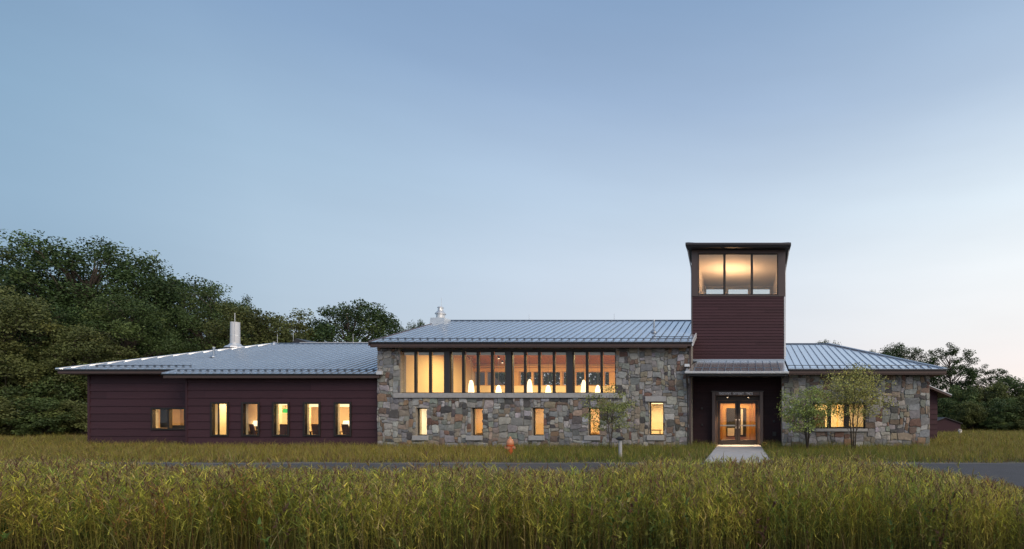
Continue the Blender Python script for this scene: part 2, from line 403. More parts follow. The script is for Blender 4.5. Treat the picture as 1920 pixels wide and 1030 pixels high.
def ceiling_fixture(ro, x, y, z, sx, sy, power, col=(1, .74, .40)):
    MB().box(x - sx / 2, x + sx / 2, y - sy / 2, y + sy / 2, z - .05, z - .006).build('ceiling_light', 'panel_glow', ro)
    area_light('ceiling_lamp', x, y, z - .06, sx, sy, power * LK, col)

# ---------------------------------------------------------------- stone hall
YC = 25.1; HX0, HX1 = X(708, YC), X(1295, YC); HZ = Z(646, YC - .1)
bx0, bx1, bz0, bz1 = X(751, YC), X(1154.5, YC), Z(737.5, YC), Z(655, YC)
ops = [(bx0, bx1, bz0, HZ + 1)]
low = []
for a, b, t, d in ((780, 800.5, 765, 817), (884, 905.5, 765, 817), (998, 1019.5, 765, 817), (1103, 1124, 765, 817), (1218, 1244, 754, 816)):
    low.append((X(a, YC), X(b, YC), Z(d, YC), Z(t, YC)))
ops = [(bx0, bx1, bz0, bz1)] + low
hall = wall_open(HX0, HX1, 0, HZ, YC, YC + .42, ops).build('stone_wall', 'mortar', B)
sill_z0 = Z(746.5, YC)
band = (X(740, YC), X(1160, YC), sill_z0, bz0)
sills = [(X(a, YC), X(b, YC), Z(826, YC), Z(817, YC)) for a, b in ((774.5, 804), (875, 906), (992, 1022), (1096, 1126), (1213, 1246))]
lint = (X(1210, YC), X(1249.5, YC), Z(753.5, YC), Z(743.5, YC))
top_trim = (HX0, HX1, Z(652, YC), HZ + .2)
rubble(HX0, HX1, .02, Z(650.5, YC), YC, ops + [band, lint] + sills, 3, hall, .9)
# long sill under the window band, in butted lengths
xs_ = np.linspace(band[0], band[1], 7)
for a, b in zip(xs_[:-1], xs_[1:]): MB().bev(a + .003, b - .003, YC - .12, YC + .2, sill_z0, bz0, .012).build('sill', 'cut_stone', B)
MB().bev(lint[0], lint[1], YC - .085, YC + .1, lint[2], lint[3], .015).build('lintel', 'cut_stone', B)
MB().box(HX0, HX1, YC - .03, YC + .02, Z(650.5, YC), HZ + .15).build('eave_board', 'gutter_dark', B)
for s_, (a, b, c, d) in zip(sills, low):
    MB().bev(s_[0], s_[1], YC - .11, YC + .25, s_[2], s_[3], .015).build('sill', 'cut_stone', B)
    window(a, b, c, d, YC + .17, [(a + .045, b - .045)], fw=.045, depth=.07)
# the band of tall windows with posts between
yw = YC + .08
groups = [(751, 833.5, ((754, 776.5), (781, 804), (808.5, 831))), (844, 948, ((845.5, 866), (871, 893.5), (898, 920), (925, 947))),
          (959, 1062.5, ((960, 982), (986.5, 1008.5), (1013, 1036), (1040.5, 1062))), (1074.5, 1154.5, ((1075.5, 1098), (1103, 1125.5), (1130, 1153)))]
hz1 = Z(658.5, YC)
for a, b, pn in groups:
    window(X(a, yw), X(b, yw), bz0 + .002, hz1, yw, [(X(p, yw), X(q, yw)) for p, q in pn], fw=.035, depth=.1, shade=.13)
MB().box(bx0, bx1, yw - .02, yw + .12, hz1 + .002, bz1 + .1).build('window_header', 'frame_dark', B)
for (a, b, _), (c, d, _) in zip(groups[:-1], groups[1:]):
    MB().bev(X(b, yw) + .004, X(c, yw) - .004, yw - .05, yw + .3, bz0 + .002, hz1, .015).build('post', 'grey_metal', B)

# ---------------------------------------------------------------- roofs
def panels(roof, x0, x1, wd, ya, yr, zf, seam0=True):
    k = max(1, round((x1 - x0) / wd)); xs_ = np.linspace(x0, x1, k + 1)
    for a, b in zip(xs_[:-1], xs_[1:]):
        p = [(a + .002, ya(a)), (b - .002, ya(b)), (b - .002, max(yr(b), ya(b) + .02)), (a + .002, max(yr(a), ya(a) + .02))]
        m = MB().hexa([(x, y, zf(x, y) - .03) for x, y in p] + [(x, y, zf(x, y)) for x, y in p])
        o = m.build('roof_panel', 'roof_metal', roof)
        y0, y1 = ya(a), yr(a)
        if y1 - y0 > .05:
            q = [(a - .011, y0), (a + .011, y0), (a + .011, y1), (a - .011, y1)]
            m2_ = MB().hexa([(x, y, zf(x, y) - .01) for x, y in q] + [(x, y, zf(x, y) + .038) for x, y in q])
            m2_.build('roof_seam', 'roof_seam', roof)
    return xs_
def snow_rail(roof, xs_, y, zf, rails=(.075,)):
    m = MB(); mid = .5 * (xs_[0] + xs_[-1])
    for h in rails: m.tube([(xs_[0], y, zf(xs_[0], y) + h), (mid, y, zf(mid, y) + h), (xs_[-1], y, zf(xs_[-1], y) + h)], .019, 6)
    for x in xs_:
        z = zf(x, y); m.hexa([(x - .022, y - .05, z), (x + .022, y - .05, z), (x + .022, y + .05, z + .02), (x - .022, y + .05, z + .02),
                              (x - .022, y - .03, z + .095), (x + .022, y - .03, z + .095), (x + .022, y + .03, z + .1), (x - .022, y + .03, z + .1)])
    return m.build('snow_guard', 'roof_rail', roof)
# hall roof: gable running left to right
HE, HR = 24.6, 30.7; hz_e, hz_r = Z(641, HE), Z(601.5, HR); hs = (hz_r - hz_e) / (HR - HE)
hzf = lambda x, y: hz_e + (y - HE) * hs
rx0, rx1 = X(692, HE), X(1298.5, HE)
TWL = X(1297, 26.6)
back_y = 34.4; back_z = hz_r - hs * (back_y - HR)
deck = MB().prism([(HE + .04, hz_e - .035), (HR, hz_r - .045), (back_y, back_z - .03), (back_y, back_z - .22), (HR, hz_r - .26), (HE + .04, hz_e - .26)], rx0 + .02, TWL - .03).build('roof', 'fascia', B)
hx = panels(deck, rx0, TWL - .03, .347, lambda x: HE, lambda x: HR, hzf)
hx2 = panels(deck, TWL - .026, rx1, .3, lambda x: HE, lambda x: 26.55, hzf)
MB().hexa([(rx0, HR, hz_r - .03), (TWL - .03, HR, hz_r - .03), (TWL - .03, back_y, back_z - .025), (rx0, back_y, back_z - .025), (rx0, HR, hz_r), (TWL - .03, HR, hz_r), (TWL - .03, back_y, back_z), (rx0, back_y, back_z)]).build('rear_panel', 'roof_metal', deck)
MB().prism([(HR - .16, hz_r - .03), (HR, hz_r + .05), (HR + .16, hz_r - .03), (HR, hz_r - .02)], rx0 - .02, TWL - .03).build('ridge_cap', 'roof_rail', deck)
snow_rail(deck, np.concatenate([hx[1:], [rx1 - .05]]), HE + .42, hzf)
snow_rail(deck, [x for x in hx if x > X(1212, 25.4)], HE + .85, hzf)
MB().box(rx0, rx1, HE - .03, HE + .05, hz_e - .075, hz_e - .006).build('drip_edge', 'gutter_dark', deck)
MB().box(rx0 + .08, rx1 - .02, HE + .02, HE + .12, hz_e - .20, hz_e - .077).build('fascia', 'fascia', deck)
MB().hexa([(rx1 - .03, HE - .02, hz_e - .2), (rx1 + .03, HE - .02, hz_e - .2), (rx1 + .03, 26.56, hzf(0, 26.56) - .2), (rx1 - .03, 26.56, hzf(0, 26.56) - .2),
           (rx1 - .03, HE - .02, hz_e + .04), (rx1 + .03, HE - .02, hz_e + .04), (rx1 + .03, 26.56, hzf(0, 26.56) + .04), (rx1 - .03, 26.56, hzf(0, 26.56) + .04)]).build('verge_board', 'white_metal', deck)
MB().hexa([(rx0 - .03, HE - .02, hz_e - .2), (rx0 + .015, HE - .02, hz_e - .2), (rx0 + .015, HR, hz_r - .2), (rx0 - .03, HR, hz_r - .2),
           (rx0 - .03, HE - .02, hz_e + .03), (rx0 + .015, HE - .02, hz_e + .03), (rx0 + .015, HR, hz_r + .03), (rx0 - .03, HR, hz_r + .03)]).build('verge_board', 'fascia', deck)
# hall end walls and back wall (shell)
for a in (HX0 + .01, HX1 - .43):
    MB().prism([(YC + .3, 0), (34.0, 0), (34.0, back_z - .1), (HR, hz_r - .25), (YC + .3, HZ - .05)], a, a + .4).build('end_wall', 'mortar', B)

# left wing roof: hip at its far end, two eave lines
LE, LR = 24.9, 32.1; lz_e, lz_r = Z(700.5, LE), Z(644.5, LR); ls = (lz_r - lz_e) / (LR - LE)
lzf = lambda x, y: lz_e + (y - LE) * ls
LE2 = 25.75; lxa, lxb = X(303, LE), HX0
lx_far = X(105, LE2); hipx = X(516, LR)
def lyr(x): return LR if x >= hipx else LE2 + (x - lx_far) / (hipx - lx_far) * (LR - LE2)
lroof = MB()
zb = lambda y: lzf(0, y) - .035
lroof.add([(lxb, LE + .04, zb(LE + .04)), (lxb, LR, zb(LR)), (hipx, LR, zb(LR)), (lx_far + .05, LE2 + .05, zb(LE2)), (lxa + .03, LE2 + .05, zb(LE2)), (lxa + .03, LE + .04, zb(LE + .04)),
           (lxb, 2 * LR - LE2, zb(LE2)), (lx_far + .05, 2 * LR - LE2, zb(LE2)),
           (lxb, LE + .04, zb(LE + .04) - .2), (lxa + .03, LE + .04, zb(LE + .04) - .2), (lxa + .03, LE2 + .05, zb(LE2) - .2), (lx_far + .05, LE2 + .05, zb(LE2) - .2), (lx_far + .05, 2 * LR - LE2, zb(LE2) - .2), (lxb, 2 * LR - LE2, zb(LE2) - .2)],
          [(0, 5, 4, 3, 2, 1), (1, 2, 7, 6), (2, 3, 7), (8, 13, 12, 11, 10, 9), (0, 8, 9, 5), (5, 9, 10, 4), (4, 10, 11, 3), (3, 11, 12, 7), (7, 12, 13, 6), (6, 13, 8, 0, 1)])
lroof = lroof.build('roof', 'fascia', B)
a1 = panels(lroof, lxa, lxb - .01, .347, lambda x: LE, lyr, lzf)
a2 = panels(lroof, lx_far, lxa - .004, .347, lambda x: LE2, lyr, lzf)
panels(lroof, HX0 - .006, X(712.5, LE), .24, lambda x: LE, lambda x: YC - .09, lzf)
MB().prism([(LR - .16, lz_r - .04), (LR, lz_r + .045), (LR + .16, lz_r - .04), (LR, lz_r - .03)], hipx, lxb - .01).build('ridge_cap', 'roof_rail', lroof)
MB().hexa([(lx_far - .04, LE2, lzf(0, LE2) - .02), (lx_far + .14, LE2, lzf(0, LE2) - .02), (hipx + .1, LR, lz_r - .02), (hipx - .1, LR, lz_r - .02),
           (lx_far - .04, LE2, lzf(0, LE2) + .05), (lx_far + .14, LE2, lzf(0, LE2) + .05), (hipx + .1, LR, lz_r + .05), (hipx - .1, LR, lz_r + .05)]).build('hip_cap', 'roof_metal', lroof)
snow_rail(lroof, a1[1:], LE + .42, lzf)
snow_rail(lroof, a2[4:], LE2 + .45, lzf)
MB().box(lxa, X(712.5, LE), LE - .03, LE + .04, lz_e - .07, lz_e - .006).build('drip_edge', 'gutter_dark', lroof)
MB().box(lxa + .06, X(712.5, LE) - .05, LE + .015, LE + .12, lz_e - .2, lz_e - .072).build('fascia', 'fascia', lroof)
zz = lzf(0, LE2)
MB().box(lx_far, lxa, LE2 - .03, LE2 + .04, zz - .07, zz - .006).build('drip_edge', 'gutter_dark', lroof)
MB().box(lx_far + .06, lxa + .02, LE2 + .015, LE2 + .12, zz - .2, zz - .072).build('fascia', 'fascia', lroof)
MB().box(X(707, LE), X(717, LE), LE - .06, LE + .05, lz_e - .05, lz_e + .10).build('gutter_end', 'white_metal', lroof)

# left wing walls
YA, YB = 25.4, 26.45
AX0, AX1 = X(350, YA), HX0 + .05; BX0 = X(167, YB)
AZ1, BZ1 = Z(706, YA), Z(700, YB)
aw = [(X(a, YA), X(b, YA), Z(817.5, YA), Z(755.5, YA)) for a, b in ((397.5, 429), (455.5, 487), (513, 543), (571, 601), (628.5, 659))]
bw = [(X(286, YB), X(349.5, YB), Z(805.5, YB), Z(765.5, YB))]
sa = wall_open(AX0, AX1, 0, AZ1 + .1, YA, YA + .25, aw).build('siding_wall', 'siding', B)
sb = wall_open(BX0, AX0 + .3, 0, BZ1 + .1, YB, YB + .25, bw).build('siding_wall', 'siding', B)
boards(AX0, HX0 - .005, .12, AZ1, YA, .372, [(a - .03, b + .03, c - .03, d + .03) for a, b, c, d in aw], sa)
boards(BX0, AX0 - .002, .12, BZ1, YB, .372, [(a - .03, b + .03, c - .03, d + .03) for a, b, c, d in bw], sb)
MB().box(AX0 - .02, AX0 + .07, YA - .045, YA + .3, .1, AZ1).build('corner_board', 'siding', sa)
MB().box(AX0, AX0 + .02, YA + .25, YB, 0, AZ1).build('return_wall', 'siding', sa)
MB().box(BX0 - .03, BX0 + .08, YB - .045, YB + .1, .1, BZ1).build('corner_board', 'siding', sb)
MB().box(BX0 - .02, BX0 + .25, YB + .1, 37.0, 0, BZ1).build('end_wall', 'siding', B)
for a, b, c, d in aw + bw:
    y_ = YB if (a, b, c, d) in bw else YA
    MB().box(a + .002, a + .014, y_ + .1, y_ + .262, c + .03, d - .03).build('jamb_lining', 'cream', B)
    MB().box(b - .014, b - .002, y_ + .1, y_ + .262, c + .03, d - .03).build('jamb_lining', 'cream', B)
    MB().box(a + .014, b - .014, y_ + .1, y_ + .262, c + .002, c + .03).build('inner_sill', 'cream', B)
for a, b, c, d in low: MB().box(a + .002, a + .014, YC + .25, YC + .43, c + .03, d - .03).build('jamb_lining', 'cream', B)
for a, b, c, d in aw: window(a, b, c, d, YA - .07, [(a + .06, b - .06)], fw=.06, depth=.16, casing=.03)
a, b, c, d = bw[0]; mid = X(318, YB)
window(a, b, c, d, YB - .07, [(a + .06, mid - .045), (mid + .045, b - .06)], fw=.06, depth=.16, casing=.03)

# ---------------------------------------------------------------- right stone block, hip roof
YR = 25.4; GX0, GX1 = X(1466, YR), X(1743, YR); RE, RRY = 24.8, 31.6
rz_e = Z(692, RE); rz_r = Z(645.5, RRY); rs = (rz_r - rz_e) / (RRY - RE); rzf = lambda x, y: rz_e + (y - RE) * rs
GZ = rzf(0, YR) - .3
rw = (X(1524.5, YR), X(1623, YR), Z(804, YR), Z(755.5, YR))
rsill = (X(1525, YR), X(1626, YR), Z(809.5, YR), Z(804, YR))
right = wall_open(GX0, GX1, 0, GZ + .2, YR, YR + .42, [rw]).build('stone_wall', 'mortar', B)
rubble(GX0, GX1, .02, GZ + .1, YR, [rw, rsill], 11, right, .98)
MB().bev(rsill[0], rsill[1], YR - .12, YR + .25, rsill[2], rsill[3], .015).build('sill', 'cut_stone', B)
window(*rw, YR + .1, [(X(1528, YR), X(1552, YR)), (X(1559, YR), X(1583, YR)), (X(1593, YR), X(1620, YR))], fw=.08, depth=.1)
MB().box(GX1 - .42, GX1, YR + .42, 38, 0, GZ).build('end_wall', 'mortar', B)
TX0, TX1, YT = X(1297, 26.6), X(1472, 26.6), 26.6
rcx = X(1775.5, RE); rhx = X(1551, RRY)
def ryr(x): return RRY if x <= rhx else RE + (rcx - x) / (rcx - rhx) * (RRY - RE)
rx_l = X(1477.5, RE)
zb = lambda y: rzf(0, y) - .035
yb2 = 2 * RRY - RE
q0 = TX1 + .02
rroof = MB().add([(q0, RE + .04, zb(RE)), (rcx - .05, RE + .04, zb(RE)), (rhx, RRY, zb(RRY)), (q0, RRY, zb(RRY)), (rcx - .05, yb2, zb(RE)), (q0, yb2, zb(RE)),
                  (q0, RE + .04, zb(RE) - .22), (rcx - .05, RE + .04, zb(RE) - .22), (rcx - .05, yb2, zb(RE) - .22), (q0, yb2, zb(RE) - .22)],
                 [(0, 1, 2, 3), (3, 2, 4, 5), (1, 4, 2), (6, 9, 8, 7), (0, 6, 7, 1), (1, 7, 8, 4), (4, 8, 9, 5), (5, 9, 6, 0, 3)]).build('roof', 'fascia', B)
c1 = panels(rroof, q0, rcx, .347, lambda x: RE, ryr, rzf)
MB().prism([(RRY - .18, rz_r - .04), (RRY, rz_r + .06), (RRY + .18, rz_r - .04), (RRY, rz_r - .03)], q0, rhx).build('ridge_cap', 'roof_rail', rroof)
MB().hexa([(rcx - .16, RE, rz_e - .02), (rcx + .02, RE, rz_e - .02), (rhx + .12, RRY, rz_r - .02), (rhx - .12, RRY, rz_r - .02),
           (rcx - .16, RE, rz_e + .05), (rcx + .02, RE, rz_e + .05), (rhx + .12, RRY, rz_r + .07), (rhx - .12, RRY, rz_r + .07)]).build('hip_cap', 'roof_seam', rroof)
snow_rail(rroof, c1[:-2], RE + .42, rzf)
MB().box(q0, rcx, RE - .03, RE + .04, rz_e - .07, rz_e - .006).build('drip_edge', 'gutter_dark', rroof)
MB().box(q0, rcx - .06, RE + .015, RE + .1, rz_e - .2, rz_e - .072).build('fascia', 'fascia', rroof)
MB().box(rcx - .1, rcx, RE + .05, yb2, rz_e - .2, rz_e - .05).build('fascia', 'fascia', rroof)
# lower rear wing seen past the right end
YW = 31.0
rwall = MB().box(8.2, X(1757.5, YW), YW, 37, 0, 2.95).build('siding_wall', 'siding', B)
boards(8.3, X(1757.5, YW), .1, 2.9, YW, .30, [], rwall)
sx0, sx1 = 8.6, X(1784, YW - .6); zs1 = Z(740.5, YW - .6); zs0 = zs1 + (sx1 - sx0) * .42
rw2 = MB().hexa([(sx0, YW - .6, zs0 - .14), (sx1, YW - .6, zs1 - .14), (sx1, 37.4, zs1 - .14), (sx0, 37.4, zs0 - .14), (sx0, YW - .6, zs0 - .03), (sx1, YW - .6, zs1 - .03), (sx1, 37.4, zs1 - .03), (sx0, 37.4, zs0 - .03)]).build('roof', 'fascia', B)
MB().hexa([(sx0, YW - .62, zs0 - .028), (sx1 + .02, YW - .62, zs1 - .028), (sx1 + .02, 37.4, zs1 - .028), (sx0, 37.4, zs0 - .028), (sx0, YW - .62, zs0 + .02), (sx1 + .02, YW - .62, zs1 + .02), (sx1 + .02, 37.4, zs1 + .02), (sx0, 37.4, zs0 + .02)]).build('roof_panel', 'white_metal', rw2)

# ---------------------------------------------------------------- tower and entrance
TD = 33.6
tz_s, tz_h, tz_top = Z(553, YT), Z(475.5, YT), Z(459, YT)
fz0 = Z(556.5, YT)
ow = (X(1309, YT), X(1458.5, YT), tz_s, tz_h)
tower = MB()
tower.box(TX0, TX0 + .18, YT + .18, TD, 0, tz_top).box(TX1 - .18, TX1, YT + .18, TD, 0, tz_top)
tower = tower.build('tower_side_wall', 'siding', B)
dz1 = Z(741, 26.6)
dx0, dx1 = X(1341.5, 26.6), X(1424, 26.6)
tf = wall_open(TX0, TX1, 0, tz_top, YT, YT + .18, [ow, (dx0, dx1, .02, dz1)]).build('siding_wall', 'siding', B)
px0, px1, pz1 = X(1335, 26.1), X(1431, 26.1), Z(734.5, 26.1)
ez = rzf(0, YT)
boards(TX0, TX1, ez + .06, fz0, YT, .147, [], tf, lip=.02)
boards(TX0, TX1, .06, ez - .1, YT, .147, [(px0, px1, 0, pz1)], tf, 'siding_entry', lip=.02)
for a in (TX0 - .012, TX1 - .05): MB().box(a, a + .062, YT - .032, YT + .3, ez, fz0).build('corner_trim', 'frame_bronze' if a < 0 else 'white_metal', tf)
# window frame of the lookout
cl = MB().bev(TX0 - .01, ow[0] + .0, YT - .05, YT + .05, fz0, tz_top, .015).bev(ow[1], TX1 + .01, YT - .05, YT + .05, fz0, tz_top, .015)
cl.bev(ow[0], ow[1], YT - .046, YT + .05, tz_h, tz_top, .012).bev(ow[0], ow[1], YT - .046, YT + .05, fz0, tz_s, .012)
cl.build('window_casing', 'frame_bronze', B)
window(*ow, YT - .01, [(ow[0] + .04, X(1356, YT)), (X(1360.5, YT), X(1407.5, YT)), (X(1412, YT), ow[1] - .04)], fw=.04, depth=.1)
# rear of the lookout
cz = Z(537, TD)
bo = [(X(a, TD), X(b, TD), tz_s - .3, Z(541, TD)) for a, b in ((1323, 1359), (1364.5, 1403.5), (1409, 1444.5))]
tb = wall_open(TX0 + .18, TX1 - .18, 0, tz_top, TD, TD + .18, bo).build('rear_wall', 'white_wall', B)
for o_ in bo: window(*o_, TD + .03, [(o_[0] + .04, o_[1] - .04)], fw=.04, depth=.08, material='white_wall')
lk = MB().box(TX0 + .185, TX0 + .2, YT + .19, TD - .004, tz_s - 1.2, cz).box(TX1 - .2, TX1 - .185, YT + .19, TD - .004, tz_s - 1.2, cz).build('lookout_room', 'white_wall', B)
MB().box(TX0 + .2, TX1 - .2, YT + .19, TD - .004, cz, cz + .1).build('room_ceiling', 'white_wall', lk)
MB().box(TX0 + .2, TX1 - .2, YT + .19, TD - .004, tz_s - 1.2, tz_s - 1.1).build('room_floor', 'carpet', lk)
# tower roof: low hip with deep eaves
ty0, ty1 = YT - .55, TD + .6; tx0, tx1 = X(1286.5, ty0), X(1482, ty0); te = Z(457, ty0)
troof = MB().hexa([(tx0 + .04, ty0 + .04, te - .16), (tx1 - .04, ty0 + .04, te - .16), (tx1 - .04, ty1, te - .16), (tx0 + .04, ty1, te - .16),
                   (tx0 + .04, ty0 + .04, te), (tx1 - .04, ty0 + .04, te), (tx1 - .04, ty1, te), (tx0 + .04, ty1, te)]).build('roof', 'gutter_dark', B)
MB().add([(tx0, ty0, te + .004), (tx1, ty0, te + .004), (tx1, ty1, te + .004), (tx0, ty1, te + .004), (tx0 + 2.4, ty0 + 2.4, te + .6), (tx1 - 2.4, ty0 + 2.4, te + .6), (tx1 - 2.4, ty1 - 2.4, te + .6), (tx0 + 2.4, ty1 - 2.4, te + .6)],
         [(0, 3, 2, 1), (0, 1, 5, 4), (1, 2, 6, 5), (2, 3, 7, 6), (3, 0, 4, 7), (4, 5, 6, 7)]).build('roof_sheet', 'roof_seam', troof)
MB().prism([(ty0 - .05, te + .03), (ty0 - .07, te - .06), (ty0 - .02, te - .11), (ty0 + .035, te - .11), (ty0 + .035, te + .03)], tx0 - .03, tx1 + .03).build('gutter', 'grey_metal', troof)
for sx in (-1, 1):
    xx = tx0 - .03 if sx < 0 else tx1 + .03
    MB().box(min(xx, xx - sx * .1), max(xx, xx - sx * .1), ty0 + .037, ty1, te - .11, te + .03).build('gutter', 'grey_metal', troof)
    MB().prism([(xx, te + .06), (xx - sx * .12, te + .075), (xx - sx * .78, te + .034), (xx - sx * .02, te + .035)], ty0 + .02, ty0 + .3, 'y').build('corner_cap', 'roof_rail', troof)
    # downpipe elbows at the tower corners
    cxx = TX0 - .05 if sx < 0 else TX1 + .05
    MB().tube([(xx - sx * .06, ty0 + .5, te - .1), (xx - sx * .08, ty0 + .6, te - .3), (cxx + sx * .03, YT + .5, te - .85), (cxx, YT + .5, te - 1.2), (cxx, YT + .5, ez + .3)], .035, 8).build('downpipe', 'white_metal', troof)
# porch roof
EE = 24.25; ez_e = rzf(0, EE); ex0, ex1 = X(1285.5, EE), X(1478, EE)
proof = MB().hexa([(ex0 + .04, EE + .05, ez_e - .2), (ex1 - .02, EE + .05, ez_e - .2), (ex1 - .02, YT - .035, ez_e - .12), (ex0 + .04, YT - .035, ez_e - .12),
                   (ex0 + .04, EE + .05, ez_e - .04), (ex1 - .02, EE + .05, ez_e - .04), (ex1 - .02, YT - .035, ez - .035), (ex0 + .04, YT - .035, ez - .035)]).build('roof', 'gutter_dark', B)
pxs = panels(proof, ex0, ex1, .347, lambda x: EE, lambda x: YT - .035 if x > HX1 - .1 else YC - .08, rzf)
snow_rail(proof, pxs[1:-1], EE + .5, rzf)
MB().box(TX0, TX1, YT - .06, YT - .033, ez - .02, ez + .09).build('flashing', 'roof_seam', proof)
MB().prism([(EE - .04, ez_e + .0), (EE - .10, ez_e + .0), (EE - .10, ez_e - .06), (EE - .06, ez_e - .105), (EE + .045, ez_e - .105), (EE + .045, ez_e - .035)], ex0 - .03, ex1 + .03).build('gutter', 'white_metal', proof)
MB().box(X(1284, YC - .2), X(1293, YC - .2), YC - .3, YC - .1, Z(688, YC - .2), Z(683, YC - .2)).build('gutter_outlet', 'galvanised', proof)
dpx = X(1289.5, 24.9)
MB().tube([(dpx, EE, ez_e - .08), (dpx, EE + .12, ez_e - .25), (dpx, 24.75, ez_e - .5), (dpx, 24.9, ez_e - .75), (dpx, 24.9, .15), (dpx - .02, 24.7, .06)], .05, 10).build('downpipe', 'grey_metal', proof)
MB().box(HX1 - .06, HX1 + .02, YC - .07, YC + .05, .05, HZ - .1).build('corner_trim', 'frame_bronze', B)
# door portal and the pair of glazed doors
portal = MB().bev(px0, X(1341.5, 26.1), 26.1, YT + .1, 0.03, pz1, .01).bev(X(1424.5, 26.1), px1, 26.1, YT + .1, .03, pz1, .01).bev(X(1341.5, 26.1), X(1424.5, 26.1), 26.102, YT + .1, Z(741.5, 26.1), pz1, .01).build('door_surround', 'frame_bronze', B)
MB().box(px0 - .03, px1 + .03, 26.06, YT, pz1 + .002, pz1 + .035).build('surround_cap', 'grey_metal', portal)
# raised lettering, too small in the photograph to read: plain glyph-sized blocks in the same word rhythm
gx = X(1348, 26.08); r_ = random.Random(4); wi = 0
letters = MB()
for word in (11, 10, 6):
    for k in range(word):
        wdt = r_.choice((.04, .045, .05)); z0 = Z(740.5, 26.08); h = .115
        for (u0, u1, v0, v1) in r_.choice((((0, .3, 0, 1), (.3, 1, .8, 1), (.3, 1, 0, .2)), ((0, .3, 0, 1), (.7, 1, 0, 1), (.3, .7, .4, .6)), ((0, 1, .8, 1), (.35, .65, 0, .8)), ((0, .3, 0, 1), (.3, 1, .8, 1), (.3, .9, .4, .58), (.3, 1, 0, .2)))):
            letters.box(gx + u0 * wdt, gx + u1 * wdt, 26.07, 26.1, z0 + v0 * h, z0 + v1 * h)
        gx += wdt + .013
    gx += .06
letters.build('lettering', 'lettering', portal)
tr_z = Z(752, YT)
for a, b, hs_ in ((X(1345.5, YT), X(1382.6, YT), 1), (X(1383.4, YT), X(1421, YT), -1)):
    st = .12
    d_ = MB().bev(a, a + st, YT + .02, YT + .07, .05, 2.25, .006).bev(b - st, b, YT + .02, YT + .07, .05, 2.25, .006)
    d_.bev(a + st, b - st, YT + .021, YT + .07, 2.25 - .14, 2.25, .006).bev(a + st, b - st, YT + .021, YT + .07, .05, .3, .006)
    d_ = d_.build('door', 'frame_dark', B)
    MB().box(a + st - .004, b - st + .004, YT + .04, YT + .05, .296, 2.114).build('pane', 'glass', d_)
    MB().box(a + .08, b - .08, YT + .085, YT + .12, .98, 1.05).build('push_bar', 'steel', d_)
    hx_ = b - .07 if hs_ > 0 else a + .07
    MB().tube([(hx_, YT + .02, .88), (hx_, YT - .06, .88), (hx_, YT - .07, .92), (hx_, YT - .07, 1.28), (hx_, YT - .06, 1.32), (hx_, YT + .02, 1.32)], .016, 8).build('handle', 'steel', d_)
MB().box(dx0, dx1, YT + .01, YT + .1, 2.26, dz1).build('transom', 'frame_dark', B)
MB().box(X(1382.2, YT), X(1383.8, YT), YT + .072, YT + .085, .05, 2.25).build('astragal', 'frame_dark', B)
MB().box(dx0 - .0, X(1345.3, YT), YT + .01, YT + .1, .03, 2.258).build('door_jamb', 'frame_bronze', B)
MB().box(X(1421.2, YT), dx1, YT + .01, YT + .1, .03, 2.258).build('door_jamb', 'frame_bronze', B)
MB().box(dx0, dx1, YT - .1, YT + .1, .02, .048).build('threshold', 'steel', B)
for px in (1364, 1403):                                       # two downlights under the head of the surround
    x = X(px, 26.3)
    sp = MB().lathe([(.05, Z(741.5, 26.1) - .1), (.06, Z(741.5, 26.1) - .09), (.05, Z(741.5, 26.1) + .01)], x, 26.3, 12).build('downlight', 'grey_metal', portal)
    MB().lathe([(.001, Z(741.5, 26.1) - .104), (.045, Z(741.5, 26.1) - .103), (.045, Z(741.5, 26.1) - .101)], x, 26.3, 12).build('lens', 'spot_glow', sp)
    sp_ = bpy.data.lights.new('downlight_lamp', 'SPOT'); sp_.energy = 420; sp_.color = (1, .66, .36); sp_.spot_size = R(75); sp_.spot_blend = .6; sp_.shadow_soft_size = .04
    so_ = bpy.data.objects.new('downlight_lamp', sp_); C.objects.link(so_); so_.location = (x, 26.3, Z(741.5, 26.1) - .13)
# small fittings on the entrance wall
for px, py, s_ in ((1316, 766, .05), (1316.5, 797, .04), (1337, 801.5, .035), (1317, 832, .05), (1451, 790, .05), (1452, 814, .09)):
    x, z = X(px, 26.55), Z(py, 26.55)
    MB().bev(x - s_, x + s_, 26.5, 26.59, z - s_ * 1.2, z + s_ * 1.2, .01).build('wall_fitting', 'grey_metal', B)

# entry hall
eh = room(TX0 + .2, TX1 - .2, YT + .2, YT + 4.2, .02, 3.0, 'warm_wall', 'wood_dark', 'white_wall')
MB().box(TX0 + .3, TX1 - .3, YT + 4.05, YT + 4.18, .03, 2.95).build('back_panel', 'wood_light', eh)
for a, b in ((1362, 1378), (1387.5, 1399)): MB().box(X(a, 30.6), X(b, 30.6), YT + 3.99, YT + 4.04, .3, 1.95).build('inner_door', 'dark_item', eh)
MB().box(TX0 + .3, TX1 - .3, YT + 2.2, YT + 2.35, 2.3, 2.98).build('bulkhead', 'wood_dark', eh)
MB().box(TX0 + .3, TX1 - .3, YT + 3.7, YT + 3.8, 2.45, 2.55).build('trim_rail', 'wood_light', eh)
for px_ in (1352, 1381, 1405, 1413): MB().box(X(px_, 30.4), X(px_ + 2.5, 30.4), YT + 3.9, YT + 4.0, .03, 2.4).build('wall_post', 'wood', eh)
MB().box(X(1364, 30.4), X(1377, 30.4), YT + 3.93, YT + 3.985, .35, .8).build('kick_panel', 'white_wall', eh)
MB().box(X(1389, 30.4), X(1393, 30.4), YT + 3.93, YT + 3.985, .4, 1.9).build('door_light', 'white_wall', eh)
ceiling_fixture(eh, -.2, YT + 3.1, 3.0, 2.4, .5, 62, (1, .66, .30))

